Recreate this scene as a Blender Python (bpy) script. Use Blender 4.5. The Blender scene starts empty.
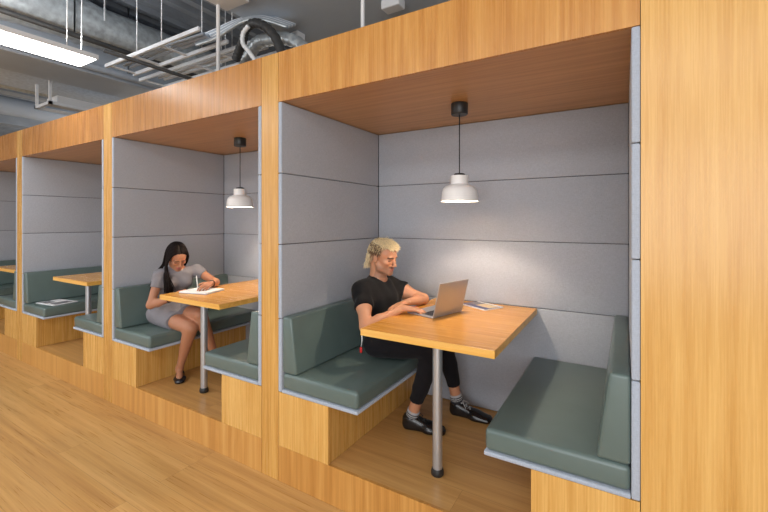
import bpy, bmesh, math, random
import numpy as np
from mathutils import Vector, Matrix

random.seed(7); rng = np.random.default_rng(7)
col = bpy.context.scene.collection
scene = bpy.context.scene

# ------------------------------------------------------------------ layout
PITCH = 1.998; W_OPEN = 1.850; R0 = 0.050
Z_STEP = 0.2144; Z_SEAT = 0.5408; Z_OPEN = 2.30; Z_TOP = 2.60
DEPTH = 1.105; PAD = 0.029
def RX(k): return R0 - k * PITCH
def LX(k): return R0 - W_OPEN - k * PITCH
SEAMS = (0.535, 0.985, 1.4344, 1.8658)

# ------------------------------------------------------------------ materials
def new_mat(name):
    m = bpy.data.materials.new(name); m.use_nodes = True
    nt = m.node_tree; nt.nodes.clear()
    out = nt.nodes.new('ShaderNodeOutputMaterial'); b = nt.nodes.new('ShaderNodeBsdfPrincipled')
    nt.links.new(b.outputs[0], out.inputs[0])
    return m, nt, b
def N(nt, t, **kw):
    n = nt.nodes.new(t)
    for k, v in kw.items(): setattr(n, k, v)
    return n
def math_(nt, op, a, b=None, c=None):
    n = N(nt, 'ShaderNodeMath', operation=op)
    for i, v in enumerate((a, b, c)):
        if v is None: continue
        if hasattr(v, 'links'): nt.links.new(v, n.inputs[i])
        else: n.inputs[i].default_value = v
    return n.outputs[0]
def ramp(nt, fac, stops):
    r = N(nt, 'ShaderNodeValToRGB'); nt.links.new(fac, r.inputs[0])
    e = r.color_ramp.elements
    while len(e) < len(stops): e.new(0.5)
    for i, (p, c) in enumerate(stops):
        e[i].position = p; e[i].color = (*c, 1)
    return r.outputs[0]
def mixc(nt, fac, a, b, mode='MIX'):
    n = N(nt, 'ShaderNodeMix', data_type='RGBA', blend_type=mode)
    def put(s, v):
        if hasattr(v, 'links'): nt.links.new(v, s)
        elif isinstance(v, (int, float)): s.default_value = v
        else: s.default_value = (*v, 1)
    put(n.inputs[0], fac); put(n.inputs[6], a); put(n.inputs[7], b)
    return n.outputs[2]
def mapped(nt, scale, offset=None, rot=None):
    g = N(nt, 'ShaderNodeNewGeometry'); mp = N(nt, 'ShaderNodeMapping')
    nt.links.new(g.outputs['Position'], mp.inputs[0])
    mp.inputs['Scale'].default_value = scale
    if rot: mp.inputs['Rotation'].default_value = rot
    if offset is not None:
        cb = N(nt, 'ShaderNodeCombineXYZ')
        for i in range(3): nt.links.new(math_(nt, 'MULTIPLY', offset, (7.3, 3.1, 5.7)[i]), cb.inputs[i])
        nt.links.new(cb.outputs[0], mp.inputs['Location'])
    return mp.outputs[0]
def noise(nt, vec, scale, detail=3, rough=0.5, dist=0.0):
    n = N(nt, 'ShaderNodeTexNoise'); nt.links.new(vec, n.inputs['Vector'])
    n.inputs['Scale'].default_value = scale; n.inputs['Detail'].default_value = detail
    n.inputs['Roughness'].default_value = rough; n.inputs['Distortion'].default_value = dist
    return n.outputs['Fac']
def bump(nt, b, h, strength, dist=0.002):
    n = N(nt, 'ShaderNodeBump'); n.inputs['Strength'].default_value = strength; n.inputs['Distance'].default_value = dist
    nt.links.new(h, n.inputs['Height']); nt.links.new(n.outputs[0], b.inputs['Normal'])

def wood(name, axis, dark, mid, light, rough=0.38, plank=None, tonemix=0.25, figure=1.0, fine=1.0):
    """oak veneer: long fibres along `axis`, soft cathedral figure, each board shifted by its own tone value"""
    m, nt, b = new_mat(name)
    at = N(nt, 'ShaderNodeAttribute'); at.attribute_name = 'tone'; tone = at.outputs['Fac']
    if plank:
        pl, pw = plank
        v = mapped(nt, (1, 1, 1))
        br = N(nt, 'ShaderNodeTexBrick'); nt.links.new(v, br.inputs['Vector'])
        br.inputs['Color1'].default_value = (0, 0, 0, 1); br.inputs['Color2'].default_value = (1, 1, 1, 1)
        br.inputs['Mortar'].default_value = (.5, .5, .5, 1)
        br.inputs['Scale'].default_value = 1; br.inputs['Brick Width'].default_value = pl
        br.inputs['Row Height'].default_value = pw; br.inputs['Mortar Size'].default_value = 0.0011
        br.inputs['Mortar Smooth'].default_value = 0.1; br.offset = 0.37; br.offset_frequency = 3
        sp = N(nt, 'ShaderNodeSeparateColor'); nt.links.new(br.outputs['Color'], sp.inputs[0])
        tone = sp.outputs[0]
    s = [1.0, 1.0, 1.0]; s[axis] = 0.055
    v = mapped(nt, tuple(s), offset=tone)
    n1 = noise(nt, v, 4.5, 2, 0.5, 0.25)
    rings = math_(nt, 'PINGPONG', math_(nt, 'MULTIPLY', n1, 9.0 * figure), 0.5)
    rings = math_(nt, 'MULTIPLY', rings, 2.0)
    s2 = [1.0, 1.0, 1.0]; s2[axis] = 0.02
    v2 = mapped(nt, tuple(s2), offset=tone)
    fib = noise(nt, v2, 150, 3, 0.6)
    med = noise(nt, v2, 28, 3, 0.6)
    f = math_(nt, 'MULTIPLY_ADD', rings, 0.16, math_(nt, 'MULTIPLY_ADD', fib, 0.42 * fine, math_(nt, 'MULTIPLY', med, 0.55)))
    f = math_(nt, 'ADD', f, math_(nt, 'MULTIPLY', math_(nt, 'SUBTRACT', tone, 0.5), tonemix))
    c = ramp(nt, f, ((0.25, dark), (0.55, mid), (0.85, light)))
    if plank: c = mixc(nt, math_(nt, 'MULTIPLY', br.outputs['Fac'], 0.45), c, tuple(x * 0.45 for x in dark))
    nt.links.new(c, b.inputs['Base Color'])
    nt.links.new(math_(nt, 'MULTIPLY_ADD', fib, 0.18, rough - 0.09), b.inputs['Roughness'])
    b.inputs['Specular IOR Level'].default_value = 0.45
    bump(nt, b, fib, 0.12, 0.001)
    return m

def plain(name, c, rough=0.5, metal=0.0, vary=0.06, vscale=30, spec=0.5, bumps=0.0):
    m, nt, b = new_mat(name)
    v = mapped(nt, (1, 1, 1)); n = noise(nt, v, vscale, 3)
    cc = mixc(nt, n, tuple(x * (1 - vary) for x in c), tuple(min(1, x * (1 + vary)) for x in c))
    nt.links.new(cc, b.inputs['Base Color'])
    b.inputs['Roughness'].default_value = rough; b.inputs['Metallic'].default_value = metal
    b.inputs['Specular IOR Level'].default_value = spec
    if bumps: bump(nt, b, n, bumps, 0.003)
    return m

def fabric(name, c):
    m, nt, b = new_mat(name)
    n1 = noise(nt, mapped(nt, (1, 1, 6)), 60, 2, 0.7)
    n2 = noise(nt, mapped(nt, (6, 6, 1)), 60, 2, 0.7)
    n3 = noise(nt, mapped(nt, (1, 1, 1)), 2.0, 2)
    f = math_(nt, 'ADD', math_(nt, 'MULTIPLY', n1, 0.5), math_(nt, 'MULTIPLY', n2, 0.5))
    cc = ramp(nt, f, ((0.32, tuple(x * 0.80 for x in c)), (0.5, c), (0.68, tuple(min(1, x * 1.2) for x in c))))
    cc = mixc(nt, 0.25, cc, ramp(nt, n3, ((0.3, tuple(x * 0.88 for x in c)), (0.7, tuple(x * 1.08 for x in c)))))
    nt.links.new(cc, b.inputs['Base Color'])
    b.inputs['Roughness'].default_value = 0.95; b.inputs['Specular IOR Level'].default_value = 0.15
    b.inputs['Sheen Weight'].default_value = 0.25
    bump(nt, b, f, 0.5, 0.002)
    return m

def vcol(name, rough=0.5, spec=0.4, sss=0.0, sheen=0.0, bumpscale=0, bstr=0.2, vary=0.0):
    m, nt, b = new_mat(name)
    a = N(nt, 'ShaderNodeVertexColor'); a.layer_name = 'Col'
    c = a.outputs[0]
    if vary:
        n0 = noise(nt, mapped(nt, (1, 1, 1)), 140, 3)
        c = mixc(nt, 1.0, c, ramp(nt, n0, ((0.3, (1 - vary,) * 3), (0.7, (1, 1, 1)))), 'MULTIPLY')
    nt.links.new(c, b.inputs['Base Color'])
    b.inputs['Roughness'].default_value = rough; b.inputs['Specular IOR Level'].default_value = spec
    if sss:
        b.inputs['Subsurface Weight'].default_value = sss
        b.inputs['Subsurface Radius'].default_value = (1, .35, .2); b.inputs['Subsurface Scale'].default_value = 0.006
    if sheen: b.inputs['Sheen Weight'].default_value = sheen
    if bumpscale: bump(nt, b, noise(nt, mapped(nt, (1, 1, 1)), bumpscale, 3), bstr, 0.002)
    return m

def emis(name, c, s):
    m, nt, b = new_mat(name)
    b.inputs['Base Color'].default_value = (*c, 1)
    b.inputs['Emission Color'].default_value = (*c, 1); b.inputs['Emission Strength'].default_value = s
    return m

M = {}
M['oak'] = wood('oak_panel', 2, (0.43, 0.195, 0.040), (0.62, 0.330, 0.082), (0.75, 0.45, 0.140), 0.27, fine=1.3, figure=0.7)
M['oakhead_shaded'] = wood('oak_header_shaded', 2, (0.36, 0.140, 0.027), (0.53, 0.240, 0.055), (0.67, 0.355, 0.10), 0.27, tonemix=0.4)  # same oak as the panels, darkened: weaker light near the top put into colour
M['oakceil'] = wood('oak_booth_ceiling', 0, (0.40, 0.20, 0.075), (0.54, 0.295, 0.12), (0.66, 0.38, 0.17), 0.36, figure=1.3)
M['oakstep'] = wood('oak_riser', 2, (0.42, 0.178, 0.036), (0.58, 0.285, 0.072), (0.70, 0.40, 0.125), 0.32)
M['table'] = wood('oak_table', 0, (0.50, 0.20, 0.03), (0.66, 0.31, 0.06), (0.80, 0.45, 0.12), 0.25, figure=1.2)
M['tableedge'] = wood('oak_table_edge', 0, (0.62, 0.29, 0.04), (0.80, 0.43, 0.09), (0.88, 0.54, 0.17), 0.35)
M['floor'] = wood('oak_floor', 0, (0.40, 0.205, 0.062), (0.57, 0.325, 0.110), (0.72, 0.45, 0.18), 0.30, plank=(2.4, 0.19), tonemix=0.16, figure=0.6, fine=0.8)
M['boothfloor'] = wood('oak_booth_floor', 0, (0.40, 0.195, 0.06), (0.56, 0.30, 0.10), (0.69, 0.40, 0.15), 0.32, plank=(1.9, 0.19), tonemix=0.1, figure=0.6)
M['core'] = plain('dark_joint', (0.12, 0.06, 0.02), 0.8)
M['fabric'] = fabric('grey_acoustic_fabric', (0.41, 0.43, 0.475))
M['fabricedge'] = fabric('pale_fabric_edge', (0.41, 0.46, 0.54))
M['seam'] = plain('seam_dark', (0.05, 0.05, 0.055), 0.9)
M['leather'] = plain('green_leather', (0.112, 0.158, 0.148), 0.29, vary=0.10, vscale=9, spec=0.55, bumps=0.08)
M['steel'] = plain('brushed_steel', (0.50, 0.53, 0.57), 0.34, 0.75, vary=0.05, vscale=40)
M['black'] = plain('black_plastic', (0.018, 0.018, 0.018), 0.4)
M['cord'] = plain('black_cord', (0.01, 0.01, 0.01), 0.7)
M['shade'] = plain('white_enamel', (0.80, 0.79, 0.78), 0.35, vary=0.01)
M['shadein'] = plain('cream_enamel_inside', (0.85, 0.80, 0.70), 0.5, vary=0.01)
M['bulb'] = emis('bulb_glow', (1.0, 0.80, 0.55), 14)
M['alu'] = plain('laptop_aluminium', (0.52, 0.53, 0.56), 0.42, 0.75, vary=0.02)
M['key'] = plain('laptop_keys', (0.03, 0.03, 0.035), 0.5)
M['screen'] = plain('laptop_screen', (0.08, 0.09, 0.11), 0.15)
M['paper'] = plain('white_paper', (0.85, 0.85, 0.86), 0.7, vary=0.02)
M['navy'] = plain('navy_print', (0.02, 0.035, 0.16), 0.3)
M['print'] = plain('pale_print', (0.72, 0.55, 0.32), 0.4, vary=0.3, vscale=60)
M['greyink'] = plain('grey_print', (0.20, 0.20, 0.22), 0.5, vary=0.5, vscale=120)
M['red'] = plain('red_tag', (0.6, 0.02, 0.02), 0.4)
M['white'] = plain('white_paint', (0.80, 0.80, 0.80), 0.4, vary=0.02)
M['deck'] = plain('ceiling_deck_grey', (0.31, 0.345, 0.39), 0.42, vary=0.35, vscale=2.5)
M['duct'] = plain('smooth_duct_grey', (0.44, 0.50, 0.58), 0.45, vary=0.12, vscale=3)
M['foil'] = plain('foil_insulation', (0.56, 0.61, 0.68), 0.34, 0.5, vary=0.6, vscale=14, bumps=0.9)
M['spray'] = plain('sprayed_beam_grey', (0.58, 0.65, 0.74), 0.8, vary=0.30, vscale=22, bumps=1.0)
M['soffit'] = plain('soffit_plaster', (0.52, 0.58, 0.65), 0.7, vary=0.03)
M['galv'] = plain('galvanised_tray', (0.90, 0.93, 0.97), 0.35, 0.15, vary=0.1)
M['darkpipe'] = plain('dark_pipe', (0.045, 0.045, 0.045), 0.5)
M['led'] = emis('led_diffuser', (1, 1, 1), 11.0)
M['wallpaint'] = plain('far_wall_paint', (0.6, 0.6, 0.6), 0.8, vary=0.02)
M['skin'] = vcol('skin', 0.48, 0.4, sss=0.15)
M['cloth'] = vcol('cloth', 0.9, 0.12, sheen=0.05, bumpscale=700, bstr=0.2, vary=0.10)
M['hair'] = vcol('hair', 0.6, 0.08)
M['shoe'] = vcol('shoe_leather', 0.22, 0.6)

# ------------------------------------------------------------------ mesh helpers
def finish(name, me, mats, parent=None, loc=None, smooth=False):
    if not isinstance(mats, (list, tuple)): mats = [mats]
    for m in mats: me.materials.append(m)
    if smooth:
        me.polygons.foreach_set('use_smooth', [True] * len(me.polygons))
    o = bpy.data.objects.new(name, me); col.objects.link(o)
    if parent is not None: o.parent = parent
    if loc is not None: o.location = loc
    return o
class MB:
    """box/prism collector: one mesh, every box with its own tone value"""
    def __init__(s): s.v = []; s.f = []; s.t = []; s.m = []
    def box(s, x0, x1, y0, y1, z0, z1, tone=None, mat=0):
        n = len(s.v); t = random.random() if tone is None else tone
        s.v += [(x, y, z) for z in (z0, z1) for y in (y0, y1) for x in (x0, x1)]
        for q in ((0, 2, 3, 1), (4, 5, 7, 6), (0, 1, 5, 4), (2, 6, 7, 3), (0, 4, 6, 2), (1, 3, 7, 5)):
            s.f.append(tuple(n + i for i in q)); s.t.append(t); s.m.append(mat)
        return s
    def build(s, name, mats, parent=None, loc=(0, 0, 0), bevel=0, kind=None):
        me = bpy.data.meshes.new(name)
        vv = [(a - loc[0], b - loc[1], c - loc[2]) for a, b, c in s.v] if parent is None else s.v
        me.from_pydata(vv, [], s.f)
        at = me.attributes.new('tone', 'FLOAT', 'FACE'); at.data.foreach_set('value', s.t)
        me.polygons.foreach_set('material_index', s.m)
        o = finish(name, me, mats, parent, loc if parent is None else None)
        if bevel:
            md = o.modifiers.new('bevel', 'BEVEL'); md.width = bevel; md.segments = 2; md.limit_method = 'ANGLE'
        if kind: o['kind'] = kind
        return o
def bm_mesh(bm, name):
    me = bpy.data.meshes.new(name); bm.normal_update(); bm.to_mesh(me); bm.free(); return me
def rbox(name, x0, x1, y0, y1, z0, z1, r, mat, parent=None, seg=4, top_shift=None, puff=0.0):
    """upholstered block with rounded edges; top_shift=(dx0,dx1) moves the top x limits (a wedge)"""
    bm = bmesh.new(); bmesh.ops.create_cube(bm, size=1)
    for v in bm.verts:
        sx, sy, sz = (c > 0 for c in v.co)
        x = (x1 if sx else x0)
        if top_shift and sz: x += top_shift[1] if sx else top_shift[0]
        v.co = (x, y1 if sy else y0, z1 if sz else z0)
    bmesh.ops.bevel(bm, geom=list(bm.edges), offset=r, segments=seg, profile=0.5, affect='EDGES', clamp_overlap=True)
    me = bm_mesh(bm, name)
    o = finish(name, me, mat, parent, smooth=True)
    return o
def lathe(name, prof, mat, parent=None, seg=40, loc=None, cap=True):
    bm = bmesh.new(); rings = []
    for r, z in prof:
        rings.append([bm.verts.new((r * math.cos(2 * math.pi * i / seg), r * math.sin(2 * math.pi * i / seg), z)) for i in range(seg)])
    for a, b in zip(rings, rings[1:]):
        for i in range(seg):
            bm.faces.new((a[i], a[(i + 1) % seg], b[(i + 1) % seg], b[i]))
    if cap and prof[0][0] > 1e-4 and prof[0] != prof[-1]: bm.faces.new(rings[0][::-1])
    if cap and prof[-1][0] > 1e-4 and prof[0] != prof[-1]: bm.faces.new(rings[-1])
    bmesh.ops.remove_doubles(bm, verts=bm.verts, dist=1e-5)
    bmesh.ops.recalc_face_normals(bm, faces=bm.faces)
    me = bm_mesh(bm, name)
    o = finish(name, me, mat, parent, loc, smooth=True)
    md = o.modifiers.new('edges', 'EDGE_SPLIT'); md.split_angle = math.radians(45)
    return o
def tubes_data(paths, radii, seg=6):
    V = []; F = []
    for pts, rad in zip(paths, radii):
        pts = [Vector(p) for p in pts]; n = len(pts); base = len(V)
        up = Vector((0.13, 0.31, 0.94)).normalized()
        for i, p in enumerate(pts):
            d = (pts[min(i + 1, n - 1)] - pts[max(i - 1, 0)])
            d = d.normalized() if d.length > 1e-9 else Vector((0, 0, 1))
            u = up - d * up.dot(d)
            if u.length < 1e-3: u = Vector((1, 0, 0)) - d * d.x
            u.normalize(); up = u; w = d.cross(u)
            r = rad[i] if hasattr(rad, '__len__') else rad
            for j in range(seg):
                a = 2 * math.pi * j / seg; q = p + u * (r * math.cos(a)) + w * (r * math.sin(a)); V.append(tuple(q))
        for i in range(n - 1):
            for j in range(seg):
                a = base + i * seg + j; b = base + i * seg + (j + 1) % seg
                F.append((a, b, b + seg, a + seg))
        F.append(tuple(base + j for j in range(seg))[::-1]); F.append(tuple(base + (n - 1) * seg + j for j in range(seg)))
    return V, F
def tubes(name, paths, radii, mat, parent=None, seg=6, origin=(0, 0, 0), colors=None, loc=None):
    V, F = tubes_data(paths, radii, seg)
    V = [(a - origin[0], b - origin[1], c - origin[2]) for a, b, c in V]
    me = bpy.data.meshes.new(name); me.from_pydata(V, [], F)
    if colors is not None:
        ca = me.color_attributes.new('Col', 'FLOAT_COLOR', 'POINT'); k = 0; buf = []
        for p, c in zip(paths, colors):
            for i in range(len(p)):
                cc = c[i] if hasattr(c[0], '__len__') else c
                buf += [*cc, 1.0] * seg
        ca.data.foreach_set('color', buf)
    return finish(name, me, mat, parent, loc, smooth=True)
def thing(name, label, cat, loc=(0, 0, 0), rotz=0, group=None):
    o = bpy.data.objects.new(name, None); col.objects.link(o); o.empty_display_size = 0.1
    o.location = loc; o.rotation_euler = (0, 0, rotz); tag(o, label, cat, group); return o
def tag(o, label, cat, group=None):
    o['label'] = label; o['category'] = cat
    if group: o['group'] = group
    return o
def S(o): o['kind'] = 'structure'; return o

# ------------------------------------------------------------------ setting: room
MB().box(-20, 5, -7, 16, -0.12, 0.0, 0.5).build('floor', M['floor'], kind='structure')
# exposed deck overhead with ribs running away from the camera
mb = MB(); mb.box(-20, 5, -7, 16, 4.55, 4.65, 0.5)
x = -19.8
while x < 4.8:
    mb.box(x, x + 0.11, -7, 16, 4.46, 4.55, 0.5); x += 0.26
mb.build('ceiling', M['deck'], kind='structure')
MB().box(-20, 5, 16, 16.1, 0, 4.65, 0.5).build('wall_back', M['wallpaint'], kind='structure')
MB().box(-20.1, -20, -7, 16, 0, 4.65, 0.5).build('wall_left', M['wallpaint'], kind='structure')
# lowered plaster soffit, upper right of the view
MB().box(-3.1, 4.9, -3.2, 6.0, 3.5, 3.95, 0.5).build('trim_1', M['soffit'], kind='structure')
# deep roof beams crossing above the booths
MB().box(-7.75, -6.75, -6.9, 15.9, 3.55, 4.44, 0.5).build('trim_2', M['spray'], bevel=0.02, kind='structure')
for i, (x0, x1, z0) in enumerate(((-10.4, -10.1, 4.05), (-13.6, -13.2, 4.0), (-3.9, -3.65, 4.2))):
    MB().box(x0, x1, -6.9, 15.9, z0, 4.45, 0.5).build('trim_%d' % (i + 3), M['deck'], kind='structure')

# ------------------------------------------------------------------ setting: oak booth block
G = 0.0012
BACKY = DEPTH + 0.035
NB = 4
# posts between booths, full height
XL_END = LX(NB - 1) - 0.148
def facade():
    # big plain side on the right
    mb = MB()
    mb.box(RX(0) + G, 1.25, 0, 0.018, 0.0, Z_TOP, 0.80)
    mb.build('wall_front', M['oak'], kind='structure')
    MB().box(RX(0) + 0.002, 1.25, 0.0182, BACKY, 0, Z_TOP - 0.002, 0.5).build('wall_front', M['core'], kind='structure')
    for k in range(NB):
        xl, xr = LX(k), RX(k)
        pl = xl - 0.148
        # post
        MB().box(pl + G, xl - G, 0, 0.018, 0.0, Z_TOP, (0.22, 0.1, 0.3, 0.2)[k]).build('wall_front', M['oak'], kind='structure')
        MB().box(pl + 0.002, xl - 0.002, 0.0182, BACKY, 0, Z_TOP - 0.002, 0.5).build('wall_front', M['core'], kind='structure')
        # header board
        MB().box(xl + G, xr - G, 0, 0.018, Z_OPEN, Z_TOP, (0.62, 0.30, 0.12, 0.2)[k]).build('wall_front', M['oakhead_shaded'], kind='structure')
        MB().box(xl - 0.001, xr + 0.001, 0.0182, BACKY, Z_OPEN + 0.02, Z_TOP - 0.002, 0.5).build('wall_front', M['core'], kind='structure')
        # oak lining of the booth ceiling
        MB().box(xl, xr, 0.0183, BACKY, Z_OPEN, Z_OPEN + 0.018, 0.2 + 0.2 * k).build('ceiling', M['oakceil'], kind='structure')
        # riser under the booth and the raised floor
        MB().box(xl + G, xr - G, 0, 0.018, 0.0, Z_STEP, (0.12, 0.5, 0.7, 0.4)[k]).build('wall_front', M['oakstep'], kind='structure')
        MB().box(xl, xr, 0.0183, BACKY, 0.0, Z_STEP - 0.0005, 0.5).build('floor', M['boothfloor'], kind='structure')
        # padded panels
        for side, (a, b) in (('wall_left', (xl, xl + PAD)), ('wall_right', (xr - PAD, xr))):
            bm = bmesh.new(); zs = (Z_SEAT + 0.0005,) + SEAMS[1:] + (Z_OPEN - 0.001,)
            vs = []
            for z0, z1 in zip(zs, zs[1:]):
                r = bmesh.ops.create_cube(bm, size=1)['verts']
                for v in r:
                    v.co = (b - 0.0005 if v.co.x > 0 else a + 0.0005, DEPTH + 0.0 if v.co.y > 0 else -0.003, z1 - 0.002 if v.co.z > 0 else z0 + 0.002)
            bmesh.ops.bevel(bm, geom=list(bm.edges), offset=0.0055, segments=3, profile=0.5, affect='EDGES')
            me = bm_mesh(bm, side)
            o = finish(side, me, [M['fabric'], M['fabricedge']], smooth=True)
            for p in me.polygons:
                if p.center.y < 0.0035: p.material_index = 1
            S(o)
            c = (a + 0.004, a + 0.012) if side == 'wall_left' else (b - 0.012, b - 0.004)
            MB().box(c[0], c[1], 0.004, DEPTH - 0.01, Z_SEAT + 0.002, Z_OPEN - 0.002).build(side, M['seam'], kind='structure')
        bm = bmesh.new(); zs = (Z_STEP + 0.003,) + SEAMS[1:] + (Z_OPEN - 0.001,)
        for z0, z1 in zip(zs, zs[1:]):
            r = bmesh.ops.create_cube(bm, size=1)['verts']
            for v in r:
                v.co = (xr - PAD - 0.001 if v.co.x > 0 else xl + PAD + 0.001, BACKY - 0.004 if v.co.y > 0 else DEPTH, z1 - 0.0018 if v.co.z > 0 else z0 + 0.0018)
        bmesh.ops.bevel(bm, geom=list(bm.edges), offset=0.0045, segments=3, profile=0.5, affect='EDGES')
        S(finish('wall_back', bm_mesh(bm, 'wall_back'), M['fabric'], smooth=True))
        MB().box(xl - 0.001, xr + 0.001, DEPTH + 0.012, BACKY, Z_STEP, Z_OPEN - 0.002).build('wall_back', M['seam'], kind='structure')
    MB().box(XL_END - 0.6, XL_END - 0.002, 0, BACKY, 0, Z_TOP, 0.4).build('wall_front', M['oak'], kind='structure')
facade()

# ------------------------------------------------------------------ benches
SEAT_W = 0.585; BASE_W = 0.385; Z_CUSH = 0.66
def bench(k, side, label, group=None):
    s = 1 if side == 'left' else -1
    x0 = LX(k) if side == 'left' else RX(k)
    t = thing('bench', label, 'bench', (x0, 0.0, Z_STEP), 0, group)
    def X(a, b): return (min(s * a, s * b), max(s * a, s * b))
    z = lambda v: v - Z_STEP
    a, b = X(0.0015, BASE_W)
    MB().box(a, b, 0, 0.018, z(Z_STEP) + 0.001, z(Z_SEAT) - 0.001, (0.72, 0.55, 0.6, 0.5)[k] if s > 0 else (0.75, 0.8, 0.5, 0.4)[k]).box(
        a + 0.002 if s < 0 else a, b if s < 0 else b - 0.002, 0.0185, DEPTH - 0.002, z(Z_STEP) + 0.001, z(Z_SEAT) - 0.001, 0.3 if s > 0 else 0.6).build('base', M['oak'], t)
    # pale upholstered seat board showing as a thin line below the cushion
    a, b = X(PAD + 0.001, SEAT_W)
    rbox('seat_board', a, b, -0.004, DEPTH - 0.002, z(Z_SEAT), z(Z_SEAT) + 0.0195, 0.006, M['fabricedge'], t, 3)
    a, b = X(PAD + 0.001, SEAT_W - 0.003)
    rbox('seat_cushion', a, b, 0.0, DEPTH - 0.003, z(Z_SEAT) + 0.020, z(Z_CUSH), 0.022, M['leather'], t, 5)
    # wedge backrest
    lo = PAD + 0.115; hi = PAD + 0.072
    bm_a, bm_b = X(PAD + 0.001, lo)
    sh = (0, hi - lo) if s > 0 else (lo - hi, 0)
    rbox('backrest', bm_a, bm_b, 0.001, DEPTH - 0.003, z(Z_CUSH) + 0.001, z(1.0), 0.014, M['leather'], t, 4, top_shift=sh)
    return t
bench(0, 'left', 'green leather bench with the man in black sitting on it')
bench(0, 'right', 'empty green leather bench facing the man in black, largest in view')
bench(1, 'left', 'green leather bench with the woman in the grey dress sitting on it')
bench(1, 'right', 'empty green leather bench facing the woman in the grey dress')
bench(2, 'left', 'green leather bench with loose printed papers lying on its seat')
bench(2, 'right', 'green leather bench facing the bench that has papers on it')
bench(3, 'left', 'dim green bench inside the last booth, left of its table')
bench(3, 'right', 'green bench end in the last booth, cut by left picture edge')

# ------------------------------------------------------------------ tables
Z_T = 0.985
def table(k, xa, xb, label, ya=0.072):
    xc = (xa + xb) / 2; t = thing('table', label, 'table', (xc, 0.24, Z_STEP))
    h = (xb - xa) / 2; z = Z_T - Z_STEP
    mb = MB(); mb.box(-h, h, ya - 0.24, 1.098 - 0.24, z - 0.038, z, 0.35 + 0.2 * k)
    mb.build('tabletop', M['table'], t, bevel=0.0015)
    mb = MB(); mb.box(-h - 0.0004, h + 0.0004, ya - 0.2412, ya - 0.24, z - 0.0375, z - 0.001, 0.6); mb.box(h, h + 0.0012, ya - 0.24, 1.098 - 0.24, z - 0.0375, z - 0.001, 0.2)
    mb.box(-h - 0.0012, -h, ya - 0.24, 1.098 - 0.24, z - 0.0375, z - 0.001, 0.5)
    mb.build('edge_band', M['tableedge'], t)
    lg = lathe('leg', [(0.026, 0.035), (0.026, z - 0.045)], M['steel'], t, 32, loc=(0.015 if k == 0 else -0.045 if k == 1 else 0, 0, 0))
    lathe('foot_collar', [(0.0, 0.0), (0.030, 0.0), (0.034, 0.006), (0.034, 0.022), (0.030, 0.036), (0.0265, 0.037)], M['black'], lg, 32)
    lathe('mounting_plate', [(0.0, z - 0.0445), (0.06, z - 0.0445), (0.06, z - 0.0385), (0.0, z - 0.0385)], M['steel'], lg, 24)
    return t
table(0, -1.245, -0.508, 'oak table with steel leg carrying the open laptop')
table(1, -3.195, -2.455, 'oak table with steel leg where the woman is writing')
table(2, -5.19, -4.43, 'bare oak table in the booth with papers on the bench')
table(3, -7.0, -6.24, 'bare oak table at the left picture edge, in last booth')

# ------------------------------------------------------------------ pendant lamps
def pendant(x, y, label):
    t = thing('pendant_lamp', label, 'lamp', (x, y, Z_OPEN), 0, None)
    lathe('canopy', [(0, -0.001), (0.050, -0.001), (0.051, -0.004), (0.051, -0.068), (0.048, -0.071), (0, -0.071)], M['black'], t)
    tubes('cord', [[(0, 0, -0.07), (0, 0, -0.45)]], [0.0032], M['cord'], t, 8)
    lathe('cap', [(0.004, -0.428), (0.030, -0.432), (0.034, -0.437), (0.034, -0.446), (0.0, -0.446)], M['black'], t)
    sh = lathe('lamp_shade', [(0.052, -0.445), (0.0535, -0.449), (0.0535, -0.497), (0.062, -0.502), (0.085, -0.510), (0.101, -0.526), (0.107, -0.545),
                         (0.111, -0.585), (0.115, -0.603), (0.112, -0.603), (0.108, -0.585), (0.103, -0.546), (0.097, -0.528), (0.082, -0.514), (0.050, -0.505), (0.049, -0.449), (0.020, -0.446)],
               M['shade'], t, 48)
    lathe('shade_lining', [(0.1115, -0.6025), (0.1072, -0.585), (0.102, -0.547), (0.096, -0.530), (0.081, -0.516), (0.0505, -0.5065)], M['shadein'], sh, 48, cap=False)
    lathe('bulb', [(0.0, -0.460), (0.020, -0.462), (0.034, -0.472), (0.034, -0.480), (0.024, -0.487), (0.0, -0.488)], M['bulb'], t, 24)
    return t
PEND = ((-0.871, 0.60), (-2.885, 0.60))
pendant(*PEND[0], 'white metal pendant lamp hanging over the table with the laptop')
pendant(*PEND[1], 'white metal pendant lamp hanging over the writing woman\'s table')

# ------------------------------------------------------------------ things on tables and benches
def laptop():
    A = Vector((-0.991, 0.468, Z_T)); B = Vector((-0.912, 0.748, Z_T))
    ang = math.atan2(B.y - A.y, B.x - A.x)     # hinge direction; local x runs along the hinge, local -y... points to the sitter
    t = thing('laptop', 'open silver laptop the man in black is typing on', 'laptop', tuple((A + B) / 2), ang)
    w = 0.292 / 2; d = 0.212
    # local +y is to the left of the hinge direction = towards the man
    me = MB(); me.box(-w, w, 0.0, d, 0.0012, 0.0115)
    me.build('base', M['alu'], t, bevel=0.003)
    mb = MB()
    for r in range(5):
        for c in range(13):
            x0 = -0.128 + c * 0.0198
            mb.box(x0, x0 + 0.0165, 0.022 + r * 0.0182, 0.022 + r * 0.0182 + 0.0150, 0.0119, 0.0132)
    mb.build('keyboard', M['key'], t)
    MB().box(-0.05, 0.05, 0.128, 0.198, 0.0117, 0.0122).build('trackpad', M['steel'], t)
    lid = MB(); th = math.radians(14)
    lid.box(-w, w, -0.006, 0.0, 0.0, 0.214)
    o = lid.build('screen_lid', M['alu'], t, bevel=0.002); o.location = (0, 0.001, 0.011); o.rotation_euler = (th, 0, 0)
    dsp = MB().box(-w + 0.008, w - 0.008, 0.0004, 0.0012, 0.012, 0.206).build('display', M['screen'], o)
    return t
laptop()

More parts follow.
